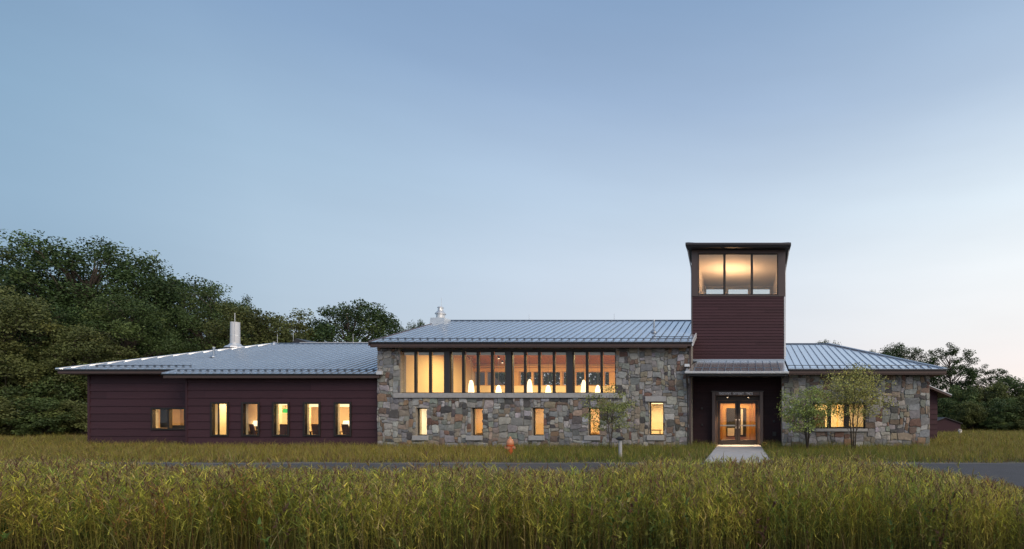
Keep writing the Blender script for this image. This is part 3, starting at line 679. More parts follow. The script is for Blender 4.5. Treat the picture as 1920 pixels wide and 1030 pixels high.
# ---------------------------------------------------------------- rooms behind the windows
# upper hall
UF = 2.35; ux0, ux1 = HX0 + .42, HX1 - .45; uyf = YC + .43; UB = 33.3
cz_f, cz_r, cz_b = 4.75, 6.05, 4.72
bk = [(X(a, UB), X(b, UB), Z(723, UB), Z(698, UB)) for a, b in ((889, 910), (913, 922), (926, 948), (975, 996), (1000, 1014), (1017, 1050), (1056, 1068), (1080, 1096), (1100, 1130), (1134, 1142))]
uh = wall_open(ux0, ux1, UF, cz_b, UB, UB + .15, bk).build('room', 'wood_light', B)
MB().add([(ux0, uyf, UF), (ux0, UB, UF), (ux0, UB, cz_b), (ux0, HR, cz_r), (ux0, uyf, cz_f)], [(0, 1, 2, 3, 4)]).build('room_wall', 'cream', uh)
MB().add([(ux1, uyf, UF), (ux1, UB, UF), (ux1, UB, cz_b), (ux1, HR, cz_r), (ux1, uyf, cz_f)], [(0, 1, 2, 3, 4)]).build('room_wall', 'warm_wall', uh)
nb = 10
for k in range(nb):      # wood ceiling in wide board courses
    a, b = k / nb, (k + 1) / nb
    for (ya, za), (yb_, zb_) in (((uyf, cz_f), (HR, cz_r)), ((UB, cz_b), (HR, cz_r))):
        MB().hexa([(ux0, ya + (yb_ - ya) * a, za + (zb_ - za) * a), (ux1, ya + (yb_ - ya) * a, za + (zb_ - za) * a), (ux1, ya + (yb_ - ya) * (b - .012), za + (zb_ - za) * (b - .012)), (ux0, ya + (yb_ - ya) * (b - .012), za + (zb_ - za) * (b - .012)),
                   (ux0, ya + (yb_ - ya) * a, za + .05 + (zb_ - za) * a), (ux1, ya + (yb_ - ya) * a, za + .05 + (zb_ - za) * a), (ux1, ya + (yb_ - ya) * b, za + .05 + (zb_ - za) * b), (ux0, ya + (yb_ - ya) * b, za + .05 + (zb_ - za) * b)]).build('ceiling_board', 'wood', uh)
MB().box(ux0, ux1, uyf - .02, UB, UF - .15, UF).build('room_floor', 'wood_dark', uh)
MB().box(ux0, ux1, UB - .12, UB - .003, Z(697, UB), Z(691, UB)).build('beam', 'wood_light', uh)
MB().box(ux0, ux1, UB - .2, UB - .003, Z(689.5, UB), Z(687.5, UB)).build('light_shelf', 'wood_light', uh)
MB().box(X(887, UB), ux1, UB - .5, UB - .003, UF + .004, Z(724, UB)).build('counter', 'cream', uh)
MB().box(X(887, UB) - .02, ux1, UB - .55, UB - .003, Z(724, UB), Z(723.3, UB)).build('counter_top', 'wood_light', uh)
for px in (912, 924, 972, 1015, 1053, 1076, 1098, 1132): MB().box(X(px, UB) - .05, X(px, UB) + .05, UB - .09, UB - .003, Z(723.2, UB), Z(697, UB)).build('window_post', 'wood_light', uh)
for k, x in enumerate(np.linspace(ux0 + 2, ux1 - 1.5, 5)):
    area_light('hall_lamp', x, 29.2, 4.9, 1.2, .6, 205, (1, .73, .33))
area_light('wall_washer', ux0 + 1.6, 28.6, 4.6, .4, 3, 130, (1, .74, .36), (0, R(-50), 0))
for k, (px, py) in enumerate(((935, 671), (942, 679))):
    x, y, z = X(px, 32.0), 32.0, Z(py, 32.0)
    t = empty('spotlight', (x, y, z), ('upper' if k == 0 else 'lower') + ' of the two small ceiling spotlights seen in the second window group', 'light')
    MB().lathe([(.05, z - .05), (.06, z - .04), (.05, z + .1)], x, y, 10).build('housing', 'dark_item', t)
    MB().lathe([(.001, z - .062), (.05, z - .06), (.05, z - .052)], x, y, 10).build('lens', 'spot_glow', t)
# pendant lamps, bullet shaped glass
PW_ = [('second', 1, 883.5, 713, 28.0), ('second', 2, 935, 722.5, 30.2), ('third', 1, 993, 711.5, 28.0), ('third', 2, 1028, 722.5, 30.2), ('fourth', 1, 1094.5, 712.5, 28.0), ('fourth', 2, 1121, 722.5, 30.2)]
for grp, k, px, py, y in PW_:
    x, z = X(px, y), Z(py, y)
    t = empty('pendant_lamp', (x, y, z), f'white glowing {"taller" if k == 1 else "lower"} pendant lamp behind the {grp} window group of the upper band', 'lamp', 'pendant lamps in the upper hall')
    hgt = .82 if k == 1 else .62; s_ = .17 if k == 1 else .19
    MB().lathe([(.02, z), (s_ * .42, z - .05), (s_ * .66, z - .2), (s_ * .85, z - .42 * hgt / .62), (s_, z - hgt), (s_ * .9, z - hgt - .01)], x, y, 14).build('shade', 'lamp_glow', t, True)
    MB().tube([(x, y, z - .01), (x, y, cz_f + .15)], .006, 5).build('cord', 'dark_item', t)
# lower hall rooms, one behind each low window
lx = [HX0 + .45] + [(low[i][1] + low[i + 1][0]) / 2 - .3 for i in range(4)] + [HX1 - .45]
cols_ = ('white_wall', 'warm_wall', 'warm_wall', 'warm_wall', 'cream')
pw_ = (75, 52, 42, 62, 70)
for i in range(5):
    ro = room(lx[i] + .03, lx[i + 1] - .03, YC + .43, YC + 3.2, .05, 2.15, cols_[i], 'carpet', 'white_wall')
    ceiling_fixture(ro, (lx[i] + lx[i + 1]) / 2, YC + 1.7, 2.15, 1.4, .4, pw_[i], (1, .72, .40) if i else (1, .80, .52))
# left wing rooms
r1 = room(AX0 + .3, X(441, YA) - .03, YA + .26, YA + 3.5, .05, 2.75, 'cream', 'carpet', 'white_wall')
ceiling_fixture(r1, AX0 + 1.1, YA + 1.6, 2.75, .6, 1.2, 66)
r2 = room(X(441, YA) + .03, HX0 - .05, YA + .26, YA + 4.6, .05, 2.75, 'warm_wall', 'carpet', 'white_wall')
for k, x in enumerate((-22.6, -20.8, -18.9)): ceiling_fixture(r2, x, YA + 2.2, 2.75, .6, 1.5, 66)
for i in (1, 2, 3, 4):
    x = aw[i][0] - (.42 if i == 1 else .9); MB().box(x - .08, x + .0, YA + .3, YA + 1.5, .06, 2.72).build('partition', 'cream', r2)
for i in (2, 3, 4):
    a, b, c, d = aw[i]; MB().box(a + .12, b - .06, YA + .13, YA + .2, d - (.11 if i == 2 else .19), d - .05).build('glowing_blind', 'panel_glow', r2)  # emission stands in for lamplight falling on these blinds; not a lamp
r3 = room(BX0 + .3, AX0 + .25, YB + .26, YB + 4, .05, 2.75, 'warm_wall', 'carpet', 'white_wall')
ceiling_fixture(r3, (BX0 + AX0) / 2 + 1.7, YB + 2, 2.75, 1.2, .6, 150)
MB().box(X(303, YB + .5) - .02, X(316, YB + .5), YB + .45, YB + .6, .9, 2.2).build('notice_board', 'dark_item', r3)
MB().box(X(322, YB + .8), X(352, YB + .8), YB + .7, YB + 1.3, .72, 1.02).build('worktop', 'dark_item', r3)
# right block room
r4 = room(GX0 + .45, GX1 - .45, YR + .43, YR + 4.5, .05, 2.7, 'cream', 'carpet', 'white_wall')
ceiling_fixture(r4, 4.4, YR + 2.2, 2.7, 2.2, .8, 165, (1, .74, .36))
MB().box(3.55, 4.15, YR + 1.0, YR + 1.6, .05, 1.75).build('cupboard', 'wood', r4)
for x in (5.2, 5.55): MB().box(x, x + .07, YR + 3.6, YR + 3.7, .05, 2.6).build('door_frame', 'wood_light', r4)
# lookout lamp (uplight below the sill line)
pl = bpy.data.lights.new('lookout_lamp', 'SPOT'); pl.energy = 430; pl.color = (1, .56, .28); pl.shadow_soft_size = .1; pl.spot_size = R(150); pl.spot_blend = 1
po = bpy.data.objects.new('lookout_lamp', pl); C.objects.link(po); po.location = (-.55, 29.6, tz_s + .35); po.rotation_euler = (R(180), 0, 0)
lt = empty('uplight', (-.55, 29.6, tz_s - 1.1), 'floor standing uplight inside the tower lookout', 'lamp')
MB().lathe([(.16, tz_s - 1.1), (.16, tz_s - 1.07), (.02, tz_s - 1.06), (.02, tz_s - .1), (.1, tz_s - .02)], -.55, 29.6, 12).build('stand', 'dark_item', lt)

# ---------------------------------------------------------------- furniture seen through the windows
def table_lamp(x, y, z, label):
    t = empty('table_lamp', (x, y, z), label, 'lamp')
    MB().lathe([(.09, z), (.09, z + .02), (.02, z + .04), (.03, z + .2), (.012, z + .3)], x, y, 12).build('stem', 'dark_item', t)
    MB().lathe([(.17, z + .26), (.11, z + .52), (.10, z + .52)], x, y, 14).build('shade', 'lamp_glow', t, True)
def desk(x, y, w_, label):
    t = empty('desk', (x, y, .05), label, 'desk')
    MB().bev(x - w_ / 2, x + w_ / 2, y - .35, y + .35, .70, .74, .01).build('top', 'wood_dark', t)
    for sx in (-1, 1):
        for sy in (-1, 1): MB().box(x + sx * (w_ / 2 - .06) - .025, x + sx * (w_ / 2 - .06) + .025, y + sy * .3 - .025, y + sy * .3 + .025, .05, .70).build('leg', 'dark_item', t)
def chair(x, y, rz, label):
    t = empty('chair', (x, y, .05), label, 'chair'); LOC.pop(t.name); t.rotation_euler = (0, 0, rz)
    MB().bev(-.24, .24, -.24, .24, .42, .50, .02).build('seat', 'chair_fabric', t)
    MB().hexa([(-.23, .20, .55), (.23, .20, .55), (.23, .26, .55), (-.23, .26, .55), (-.21, .30, 1.05), (.21, .30, 1.05), (.21, .35, 1.05), (-.21, .35, 1.05)]).build('backrest', 'chair_fabric', t)
    MB().tube([(0, .22, .45), (0, .28, .7)], .02, 6).build('back_support', 'dark_item', t)
    MB().tube([(0, 0, .42), (0, 0, .08)], .03, 8).build('stem', 'dark_item', t)
    for k in range(5):
        a = k * 2 * math.pi / 5; MB().tube([(0, 0, .1), (.28 * math.cos(a), .28 * math.sin(a), .04)], .018, 6).build('foot', 'dark_item', t)
ax = lambda i, f: aw[i][0] + (aw[i][1] - aw[i][0]) * f
desk(X(478, YA + .9), YA + .95, 1.1, 'dark topped desk behind the second slot window from the corner of the left wing')
chair(ax(1, .3), YA + .62, R(150), 'dark red office chair behind the second slot window of the left wing')
table_lamp(X(481, YA + .9), YA + .9, .74, 'lit table lamp behind the second slot window of the left wing')
desk(ax(2, .3) - .5, YA + .95, 1.1, 'desk behind the middle slot window, under the green sign')
chair(ax(2, .5) - .2, YA + .6, R(200), 'dark red office chair behind the middle slot window, under the green sign')
desk(ax(3, .3) - .5, YA + 1.0, 1.1, 'desk behind the fourth slot window of the left wing')
chair(ax(3, .7) - .2, YA + .62, R(170), 'office chair behind the fourth slot window of the left wing')
desk(X(644, YA + .85), YA + .95, 1.1, 'desk behind the slot window nearest the stone wall')
chair(ax(4, .5), YA + .55, R(160), 'office chair behind the slot window nearest the stone wall')
table_lamp(X(649, YA + .8), YA + .8, .74, 'lit table lamp behind the slot window nearest the stone wall')
sgx = X(535, YA + .42)
ex = empty('exit_sign', (sgx, YA + .42, 1.64), 'small glowing green sign hanging behind the middle slot window', 'sign')
MB().bev(sgx - .13, sgx + .14, YA + .40, YA + .44, 1.64, 1.84, .01).build('panel', 'exit_green', ex)
MB().tube([(sgx, YA + .42, 1.84), (sgx, YA + .42, 2.74)], .01, 6).build('rod', 'steel', ex)
# stuff behind the low hall windows
for i, (dx, h, lab) in enumerate(((.1, 1.35, 'shelf of small things behind the second low window of the stone wall'), (.12, .75, 'low cabinet behind the fourth low window of the stone wall'))):
    a, b, c, d = low[(1, 3)[i]]
    t = empty('shelf_unit', (a + dx, YC + 1.0, .05), lab, 'shelf')
    MB().box(a + dx - .5, a + dx + .1, YC + .75, YC + 1.05, .06, .7).build('cabinet', 'wood_light', t)
    if i == 0:
        for k in range(5): MB().lathe([(.03, .72 + k * .22), (.06, .80 + k * .22), (.05, .86 + k * .22), (.01, .9 + k * .22)], b - .16 + .03 * (k % 2), YC + .36, 8).build('ornament', 'wood_dark', t)
a, b, c, d = low[4]
t = empty('desk', (a, YC + 1.2, .05), 'small table behind the low window that has a stone lintel', 'desk')
MB().box(a - .4, a + .4, YC + .8, YC + 1.3, .78, .82).build('top', 'wood_dark', t)
for sx in (-.37, .34): MB().box(a + sx, a + sx + .04, YC + .85, YC + .89, .05, .78).build('leg', 'wood_dark', t)

# ---------------------------------------------------------------- roof fittings
def rod(px, y, z0, py, label):
    x = X(px, y); t = tag(MB().tube([(x, y, z0), (x, y, z0 + .06), (x, y, Z(py, y))], [.03, .012, .007], 6).build('lightning_rod', 'galvanised', B))
    return t
for px, py in ((992, 589), (1151.5, 588), (828, 558)): rod(px, HR, hz_r, py, '')
for px, py in ((520, 626), (662, 626)): rod(px, LR, lz_r, py, '')
# white flue on the left wing
fx, fy = X(441, 31.0), 31.0; fz = lzf(fx, fy) - .15
fl = MB().lathe([(.26, fz), (.225, fz + .1), (.215, Z(604.5, fy)), (.2, Z(604.5, fy)), (.2, Z(606, fy))], fx, fy, 20).build('flue', 'white_metal', B, False)
MB().lathe([(.50, fz + .10), (.45, fz + .19), (.30, fz + .27), (.235, fz + .36), (.225, fz + .37)], fx, fy, 10).build('flashing', 'galvanised', fl)
MB().tube([(fx + .17, fy - .2, fz + .5), (fx + .17, fy - .2, Z(588, fy))], .016, 6).build('rod', 'white_metal', fl)
MB().lathe([(.222, fz + .8), (.228, fz + .81), (.228, fz + .84), (.222, fz + .85)], fx, fy, 20).build('band', 'galvanised', fl)
# small square vents
def vent(px, py, y, zf, h, base=True):
    x = X(px, y); z = zf(x, y)
    v = MB().tube([(x, y, z - .05), (x, y, z + h)], .05, 10).build('vent_pipe', 'roof_seam', B)
    MB().lathe([(.16, z - .02), (.13, z + .05), (.055, z + .12)], x, y, 10).build('flashing', 'roof_seam', v)
    MB().lathe([(.065, z + h), (.065, z + h + .03), (.01, z + h + .04)], x, y, 10).build('cap', 'galvanised', v)
vent(401, 681, 28.4, lzf, .5); vent(1226, 625, 26.9, hzf, .62); vent(514, 648, 31.8, lzf, .12)
# ridge-end cowl on the hall
cx_, cy_ = X(826, 29.9), 29.9; cz0 = hzf(0, cy_) - .12
cw = MB().hexa([(cx_ - .42, cy_ - .35, cz0), (cx_ + .42, cy_ - .35, cz0), (cx_ + .42, cy_ + .35, cz0), (cx_ - .42, cy_ + .35, cz0), (cx_ - .38, cy_ - .32, cz0 + .36), (cx_ + .38, cy_ - .32, cz0 + .36), (cx_ + .38, cy_ + .32, cz0 + .36), (cx_ - .38, cy_ + .32, cz0 + .36)]).build('cowl', 'galvanised', B)
MB().lathe([(.22, cz0 + .361), (.22, cz0 + .62)], cx_, cy_, 16).build('collar', 'galvanised', cw)
MB().lathe([(.28, cz0 + .6), (.28, cz0 + .64), (.14, cz0 + .80), (.13, cz0 + .95), (.17, cz0 + .96), (.15, cz0 + 1.0), (.02, cz0 + 1.06)], cx_, cy_, 16).build('cap', 'galvanised', cw)
# dormer-like rear roof beyond the left wing ridge
dy = 34.5
d0 = MB().add([(X(543, dy), dy, Z(646, dy)), (X(555, dy), dy, Z(634.5, dy)), (X(590, dy), dy, Z(646, dy)), (X(590, dy), 38, Z(646, dy)), (X(555, dy), 38, Z(634.5, dy)), (X(543, dy), 38, Z(646, dy)), (X(543, dy), dy, 4.2), (X(590, dy), dy, 4.2), (X(590, dy), 38, 4.2), (X(543, dy), 38, 4.2)],
              [(0, 1, 4, 5), (1, 2, 3, 4), (0, 6, 7, 2, 1), (5, 4, 3, 8, 9), (0, 5, 9, 6), (2, 7, 8, 3)]).build('rear_roof', 'grey_metal', B)
MB().box(X(564, 34), X(692, 34), 33.9, 34.1, Z(646, 34) - .5, Z(642.3, 34)).build('rear_ridge', 'white_metal', B)
rod(550, 36, 6.2, 618, '')

# ---------------------------------------------------------------- stones become objects
STONES.sort(key=lambda s_: -s_[0])
for ar, vs, fs, base, wall in STONES[:300]:
    o = MB().add(vs, fs).build('stone', 'stone', wall); set_tint(o.data, base)
for wall in (hall, right):
    m = MB(); tint = []
    for ar, vs, fs, base, w_ in STONES[300:]:
        if w_ is wall: m.add(vs, fs); tint += [base] * len(vs)
    if m.v:
        o = m.build('small_stones', 'stone', wall); set_tint(o.data, np.array(tint)); o['kind'] = 'stuff'
print('STONES', len(STONES))

# ================================================================== OUTSIDE THINGS
hx_, hy_ = X(956.5, 20), 20.0
h = empty('fire_hydrant', (hx_, hy_, 0), 'orange red fire hydrant standing in the grass before the stone wall', 'hydrant')
MB().lathe([(.15, -.06), (.15, -.01), (.105, .01), (.105, .36), (.14, .37), (.14, .42), (.11, .43)], hx_, hy_, 16).build('barrel', 'hydrant', h)
MB().lathe([(.13, .43), (.135, .50), (.10, .60), (.045, .65), (.045, .70), (.03, .72)], hx_, hy_, 16).build('bonnet', 'hydrant_cap', h)
for d in ((-1, 0), (1, 0), (0, -1)):
    MB().tube([(hx_ + d[0] * .1, hy_ + d[1] * .1, .30), (hx_ + d[0] * .18, hy_ + d[1] * .18, .30)], .055, 10).build('outlet', 'hydrant_cap', h)
bx_, by_ = X(1163, 19), 19.0
b_ = empty('bollard', (bx_, by_, 0), 'short white post with a dark cap in the grass beside the sapling', 'bollard')
MB().lathe([(.065, 0), (.065, .62), (.05, .63)], bx_, by_, 12).build('post', 'post_white', b_)
MB().lathe([(.05, .631), (.15, .66), (.16, .70), (.08, .76), (.01, .77)], bx_, by_, 14).build('cap', 'dark_item', b_)
# small shed far right
shx, shy = X(1778, 44), 44.0
sh = empty('shed', (shx, shy, 0), 'small dark red gabled shed at the edge of the field beyond the right end', 'shed')
wv = 1.02
MB().add([(shx - wv, shy, 0), (shx + wv, shy, 0), (shx + wv, shy, .86), (shx - .25, shy, 1.3), (shx - wv, shy, 1.0), (shx - wv, shy + 2, 0), (shx + wv, shy + 2, 0), (shx + wv, shy + 2, .86), (shx - .25, shy + 2, 1.3), (shx - wv, shy + 2, 1.0)],
         [(0, 1, 2, 3, 4), (9, 8, 7, 6, 5), (1, 6, 7, 2), (0, 4, 9, 5)]).build('wall', 'siding', sh)
for (ax_, az_), (bx2, bz2) in (((-1.15, .97), (-.25, 1.33)), ((-.25, 1.33), (1.15, .84))):
    MB().hexa([(shx + ax_, shy - .12, az_), (shx + bx2, shy - .12, bz2), (shx + bx2, shy + 2.1, bz2), (shx + ax_, shy + 2.1, az_), (shx + ax_, shy - .12, az_ + .06), (shx + bx2, shy - .12, bz2 + .06), (shx + bx2, shy + 2.1, bz2 + .06), (shx + ax_, shy + 2.1, az_ + .06)]).build('roof', 'grey_metal', sh)
wx, wy = X(1800, 42), 42.0
wb = empty('bucket', (wx, wy, 0), 'small white bucket standing in the grass beside the shed', 'bucket')
MB().lathe([(.11, 0), (.15, .34), (.16, .35), (.14, .36)], wx, wy, 14).build('body', 'white_wall', wb)
MB().tube([(wx - .15, wy, .33), (wx - .1, wy, .44), (wx + .1, wy, .44), (wx + .15, wy, .33)], .01, 6).build('handle', 'steel', wb)

# ================================================================== TREES
def leaf_quads(centers, normals_up, size, cols, r_):
    """diamond leaves at the given centres"""
    n_ = len(centers)
    d = r_.normal(0, 1, (n_, 3)); d[:, 2] *= .7; d /= np.linalg.norm(d, axis=1)[:, None] + 1e-9
    up = np.stack([r_.normal(0, .6, n_), r_.normal(0, .6, n_), r_.uniform(.2, 1.2, n_)], 1) + normals_up
    s_ = np.cross(d, up); s_ /= np.linalg.norm(s_, axis=1)[:, None] + 1e-9
    Ls = size * r_.uniform(.6, 1.3, n_)[:, None]; Ws = Ls * r_.uniform(.5, .8, n_)[:, None]
    v = np.stack([centers - d * Ls * .5, centers + s_ * Ws * .5, centers + d * Ls * .5, centers - s_ * Ws * .5], 1).reshape(-1, 3)
    return v, np.arange(4 * n_), np.full(n_, 4), np.repeat(cols, 4, 0)
def gen_tree(seed, H, W, base, nclump, per, leaf, col, flat=.55, spread=1.0, trunk_r=.22, cr=.2, shell=.55, multi=1, droop=0, twigs=2):
    r_ = np.random.default_rng(seed); R_ = W / 2; cz_ = base + (H - base) * .5; rz_ = (H - base) / 2
    cl_ = []
    lob = [(r_.uniform(0, 2 * math.pi), r_.uniform(-.3, .9), r_.uniform(.75, 1.12)) for _ in range(9)]
    tries = 0
    while len(cl_) < nclump and tries < nclump * 60:
        tries += 1
        v = r_.normal(0, 1, 3); v /= np.linalg.norm(v)
        if v[2] < -.75: continue
        lf = 1.0
        for a, zz_, s_ in lob:
            dd = np.dot(v, (math.cos(a) * math.sqrt(1 - min(.99, zz_ * zz_)), math.sin(a) * math.sqrt(1 - min(.99, zz_ * zz_)), zz_))
            if dd > .8: lf *= 1 + (s_ - 1) * (dd - .8) * 5
        rr = r_.uniform(shell, 1.0) ** .6 * lf
        taper = 1 - .22 * max(0, -v[2])
        p = np.array([v[0] * R_ * rr * taper, v[1] * R_ * rr * taper, cz_ + v[2] * rz_ * rr])
        c_r = R_ * cr * r_.uniform(.6, 1.35)
        if all(np.linalg.norm((p - q[0]) * (1, 1, 1.5)) > .55 * (c_r + q[1]) for q in cl_): cl_.append((p, c_r))
    tm = MB()
    fork = H * r_.uniform(.30, .38)
    stems = []
    for s_i in range(multi):
        ang = s_i * 2 * math.pi / multi + r_.uniform(0, .6); off = (0 if multi == 1 else .12 * W)
        pts = [(0, 0, -.1)] if multi == 1 else [(math.cos(ang) * .06, math.sin(ang) * .06, -.1)]
        for k in range(1, 6):
            t = k / 5; pts.append((r_.normal(0, .02) * H * t * .6 + math.cos(ang) * off * t, r_.normal(0, .02) * H * t * .6 + math.sin(ang) * off * t, t * H * .82))
        rad = [trunk_r * (1.25 if k == 0 else (1 - k / 5.2)) + .008 for k in range(6)]
        tm.tube(pts, rad, 8); stems.append([Vector(p) for p in pts])
    def stem_at(st, z):
        for a, b in zip(st[:-1], st[1:]):
            if a.z <= z <= b.z: return a.lerp(b, (z - a.z) / (b.z - a.z))
        return st[-1]
    for p, c_r in cl_:
        p = Vector(p); st = min(stems, key=lambda s_: (s_[3] - p).length)
        zb_ = min(p.z - .05 * H, H * .78); zb_ = max(base * .6, zb_ - (math.hypot(p.x, p.y)) * r_.uniform(.5, .9)); zb_ = max(zb_, H * .12)
        a = stem_at(st, zb_); mid = a.lerp(p, .5) + Vector((r_.normal(0, .05) * W, r_.normal(0, .05) * W, r_.uniform(.0, .05) * H))
        r0 = trunk_r * r_.uniform(.22, .38)
        tm.tube([a, a.lerp(mid, .5) + Vector(r_.normal(0, .012, 3)) * W, mid, mid.lerp(p, .5) + Vector(r_.normal(0, .015, 3)) * W, p], [r0, r0 * .8, r0 * .6, r0 * .4, r0 * .15], 5, cap=False)
        for _ in range(twigs):
            q = p + Vector(r_.normal(0, .4, 3)) * c_r * (.8 if twigs == 2 else 1.3); tm.tube([mid.lerp(p, .6), q], [r0 * .3, r0 * .08], 4, cap=False)
    me_t = bpy.data.meshes.new('trunk'); me_t.from_pydata(tm.v, [], tm.f); me_t.update(); me_t.materials.append(MATS['bark']); me_t.shade_smooth()
    V, Lp, Sz, T = [], [], [], []; off_ = 0
    for p, c_r in cl_:
        n_ = int(per * r_.uniform(.6, 1.3) * (c_r / (R_ * cr)) ** 2)
        u = r_.normal(0, 1, (n_, 3)); u /= np.linalg.norm(u, axis=1)[:, None]
        rad = r_.uniform(0, 1, n_) ** .45 * (1 + .3 * np.sin(u[:, 0] * 5 + p[0] * 3) * np.cos(u[:, 1] * 4 + p[1] * 2))
        c = p + u * rad[:, None] * c_r * np.array([spread, spread, flat]); c[:, 2] -= droop * (rad ** 2) * c_r
        hue = r_.normal(0, .16); yl = max(0, r_.normal(-.2, .35))
        base_c = np.array(col) * (1 + hue) * np.array([1 + .55 * yl, 1 + .25 * yl, 1.0])
        cc = base_c * np.clip(r_.normal(1, .2, n_), .5, 1.7)[:, None]
        v, lp, sz, tt = leaf_quads(c, u * .5, leaf, cc, r_)
        V.append(v); Lp.append(lp + off_); Sz.append(sz); T.append(tt); off_ += len(v)
    me_c = np_mesh('crown', np.concatenate(V), np.concatenate(Lp), np.concatenate(Sz), np.concatenate(T), 'leaf')
    return me_t, me_c
def place(kind, meshes, x, y, label, s_=1, sz=None, rz=0, cat='tree', group=None, z=0):
    o = bpy.data.objects.new(kind, None); C.objects.link(o); o.location = (x, y, z); o.rotation_euler = (0, 0, rz); o.scale = (s_, s_, sz or s_)
    tag(o, label, cat, group)
    for nm, me in (('trunk', meshes[0]), ('crown', meshes[1])):
        c = bpy.data.objects.new(nm, me); C.objects.link(c); c.parent = o
    return o
DK = (.050, .086, .028); MD = (.068, .106, .034); OL = (.108, .128, .042)
big = [gen_tree(21, 15, 13, 2.2, 130, 400, .20, DK, .8, 1.1, .34, .165, .5), gen_tree(22, 15, 12, 1.6, 130, 400, .20, MD, .8, 1.1, .32, .165, .45)]
oak = gen_tree(23, 11, 8.6, 3.0, 95, 340, .18, DK, .8, 1.1, .24, .19, .5)
airy = gen_tree(24, 11, 6.0, 2.4, 84, 220, .16, DK, .85, 1.05, .17, .175, .45)
loose = gen_tree(25, 11, 8, 1.0, 115, 300, .18, OL, .75, 1.2, .2, .18, .35)
bush = gen_tree(26, 4.6, 5.6, .1, 60, 300, .17, (.085, .125, .042), .7, 1.0, .08, .24, .3, multi=3)
bush2 = gen_tree(27, 4.6, 5.2, .1, 60, 300, .17, (.13, .15, .05), .7, 1.0, .08, .24, .3, multi=4)
def tree_at(kind, meshes, H, W, px, py, wpx, Y, label, rz=0, **k):
    """place so that the top stands at its height and the crown has its width"""
    h_ = Z(py, Y); wd = wpx / 1000 * Y
    return place(kind, meshes, X(px, Y), Y, label, wd / W, .965 * h_ / H, rz, **k)
WOOD = 'trees of the wood behind the left wing'
tree_at('oak_tree', big[0], 15, 13, 165, 437, 290, 47, 'tallest dark oak, its broad crown topping the wood on the left', 1.0, group=WOOD)
tree_at('oak_tree', big[1], 15, 13, 15, 449, 300, 46, 'broad dark oak cut by the left edge of the photo, just left of the tallest', 2.2, group=WOOD)
tree_at('oak_tree', big[0], 15, 13, 312, 493, 250, 50, 'dark oak with sky gaps, right of the tallest oak and behind the roof hip', 3.9, group=WOOD)
tree_at('oak_tree', big[1], 15, 13, 392, 532, 170, 48, 'rounded dark tree straight behind the left wing, left of the white flue', .3, group=WOOD)
tree_at('pale_tree', loose, 11, 8, 20, 520, 190, 37, 'paler grey green tree standing in front of the wood at the left edge', 1.4, group=WOOD)
tree_at('pale_tree', loose, 11, 8, 168, 598, 150, 38, 'yellowish lit lower tree in the wood just above the left roof corner', 4.4, group=WOOD)
tree_at('forest_tree', big[1], 15, 13, 240, 545, 210, 42, 'mid green tree in front of the oaks, above the left roof corner', 5.2, group=WOOD)
tree_at('forest_tree', big[0], 15, 13, 90, 560, 200, 40, 'dark lower tree in the wood left of the building corner', 2.9, group=WOOD)
tree_at('loose_tree', loose, 11, 8, 505, 553, 170, 46, 'yellow green loose crowned tree right of the white flue', 3.0)
tree_at('slender_tree', airy, 11, 6, 452, 546, 90, 54, 'thin topped tree standing out between the wood and the yellow green tree', 1.0)
tree_at('oak_tree', oak, 11, 8.6, 662, 556, 185, 50, 'dark round oak alone behind the roof, left of the ridge cowl', .8)
tree_at('oak_tree', oak, 11, 8.6, 792, 597, 70, 66, 'small far tree just left of the ridge cowl', 2.0)
tree_at('oak_tree', oak, 11, 8.6, 1553, 637, 90, 66, 'far tree peeping over the ridge of the right roof', 3.3)
tree_at('oak_tree', oak, 11, 8.6, 1628, 655, 70, 70, 'low far tree showing above the hip of the right roof', 5.0)
tree_at('oak_tree', oak, 11, 8.6, 1697, 640, 120, 62, 'dense dark tree behind the hip of the right roof', 1.7)
tree_at('oak_tree', airy, 11, 6, 1782, 636, 108, 57, 'tall open crowned oak rising past the right roof corner', 2.4)
tree_at('oak_tree', airy, 11, 6, 1856, 680, 84, 58, 'smaller open crowned tree right of the tall oak at the field edge', 4.6)
# understorey and field-edge bushes
US = 'bushes under the wood on the left'
for i, (px, py, wpx, Y, b_) in enumerate(((-30, 640, 150, 37, bush), (60, 660, 150, 38, bush), (130, 690, 130, 37, bush), (20, 735, 130, 34.5, bush2), (95, 745, 120, 35, bush), (158, 750, 90, 35.5, bush2), (-40, 730, 110, 34, bush))):
    tree_at('bush', b_, 4.6, 5.4, px, py, wpx, Y, ['tall bush at the far left edge under the pale tree', 'wide bush in the second row left of the building corner', 'dark bush close to the left building corner', 'low bush at the meadow edge, far left',
            'low bush midway between the left edge and the building', 'low bush touching the left corner of the siding', 'low bush cut by the left edge of the photo'][i], i * 1.3, cat='bush', group=US)
FE = 'bushes along the far edge of the field on the right'
for i, (px, py, wpx, Y, b_) in enumerate(((1800, 722, 90, 52, bush), (1850, 716, 100, 53, bush2), (1905, 706, 110, 54, bush), (1822, 752, 80, 49, bush2), (1880, 745, 100, 49, bush), (1780, 745, 70, 51, bush), (1945, 735, 110, 49, bush2), (1930, 780, 70, 47, bush2), (1870, 782, 60, 47.5, bush))):
    tree_at('bush', b_, 4.6, 5.4, px, py, wpx, Y, ['bush behind the shed, right of the tall oak trunk', 'second tall bush from the shed along the field edge', 'tallest bush near the right edge of the photo', 'rounded bush just right of the shed', 'broad dark bush in the middle of the field edge',
            'dark bush between the building and the shed', 'bush cut by the right edge of the photo', 'low pale bush by the right edge of the field', 'low bush in front of the broad dark one'][i], i * 2.1, cat='bush', group=FE)
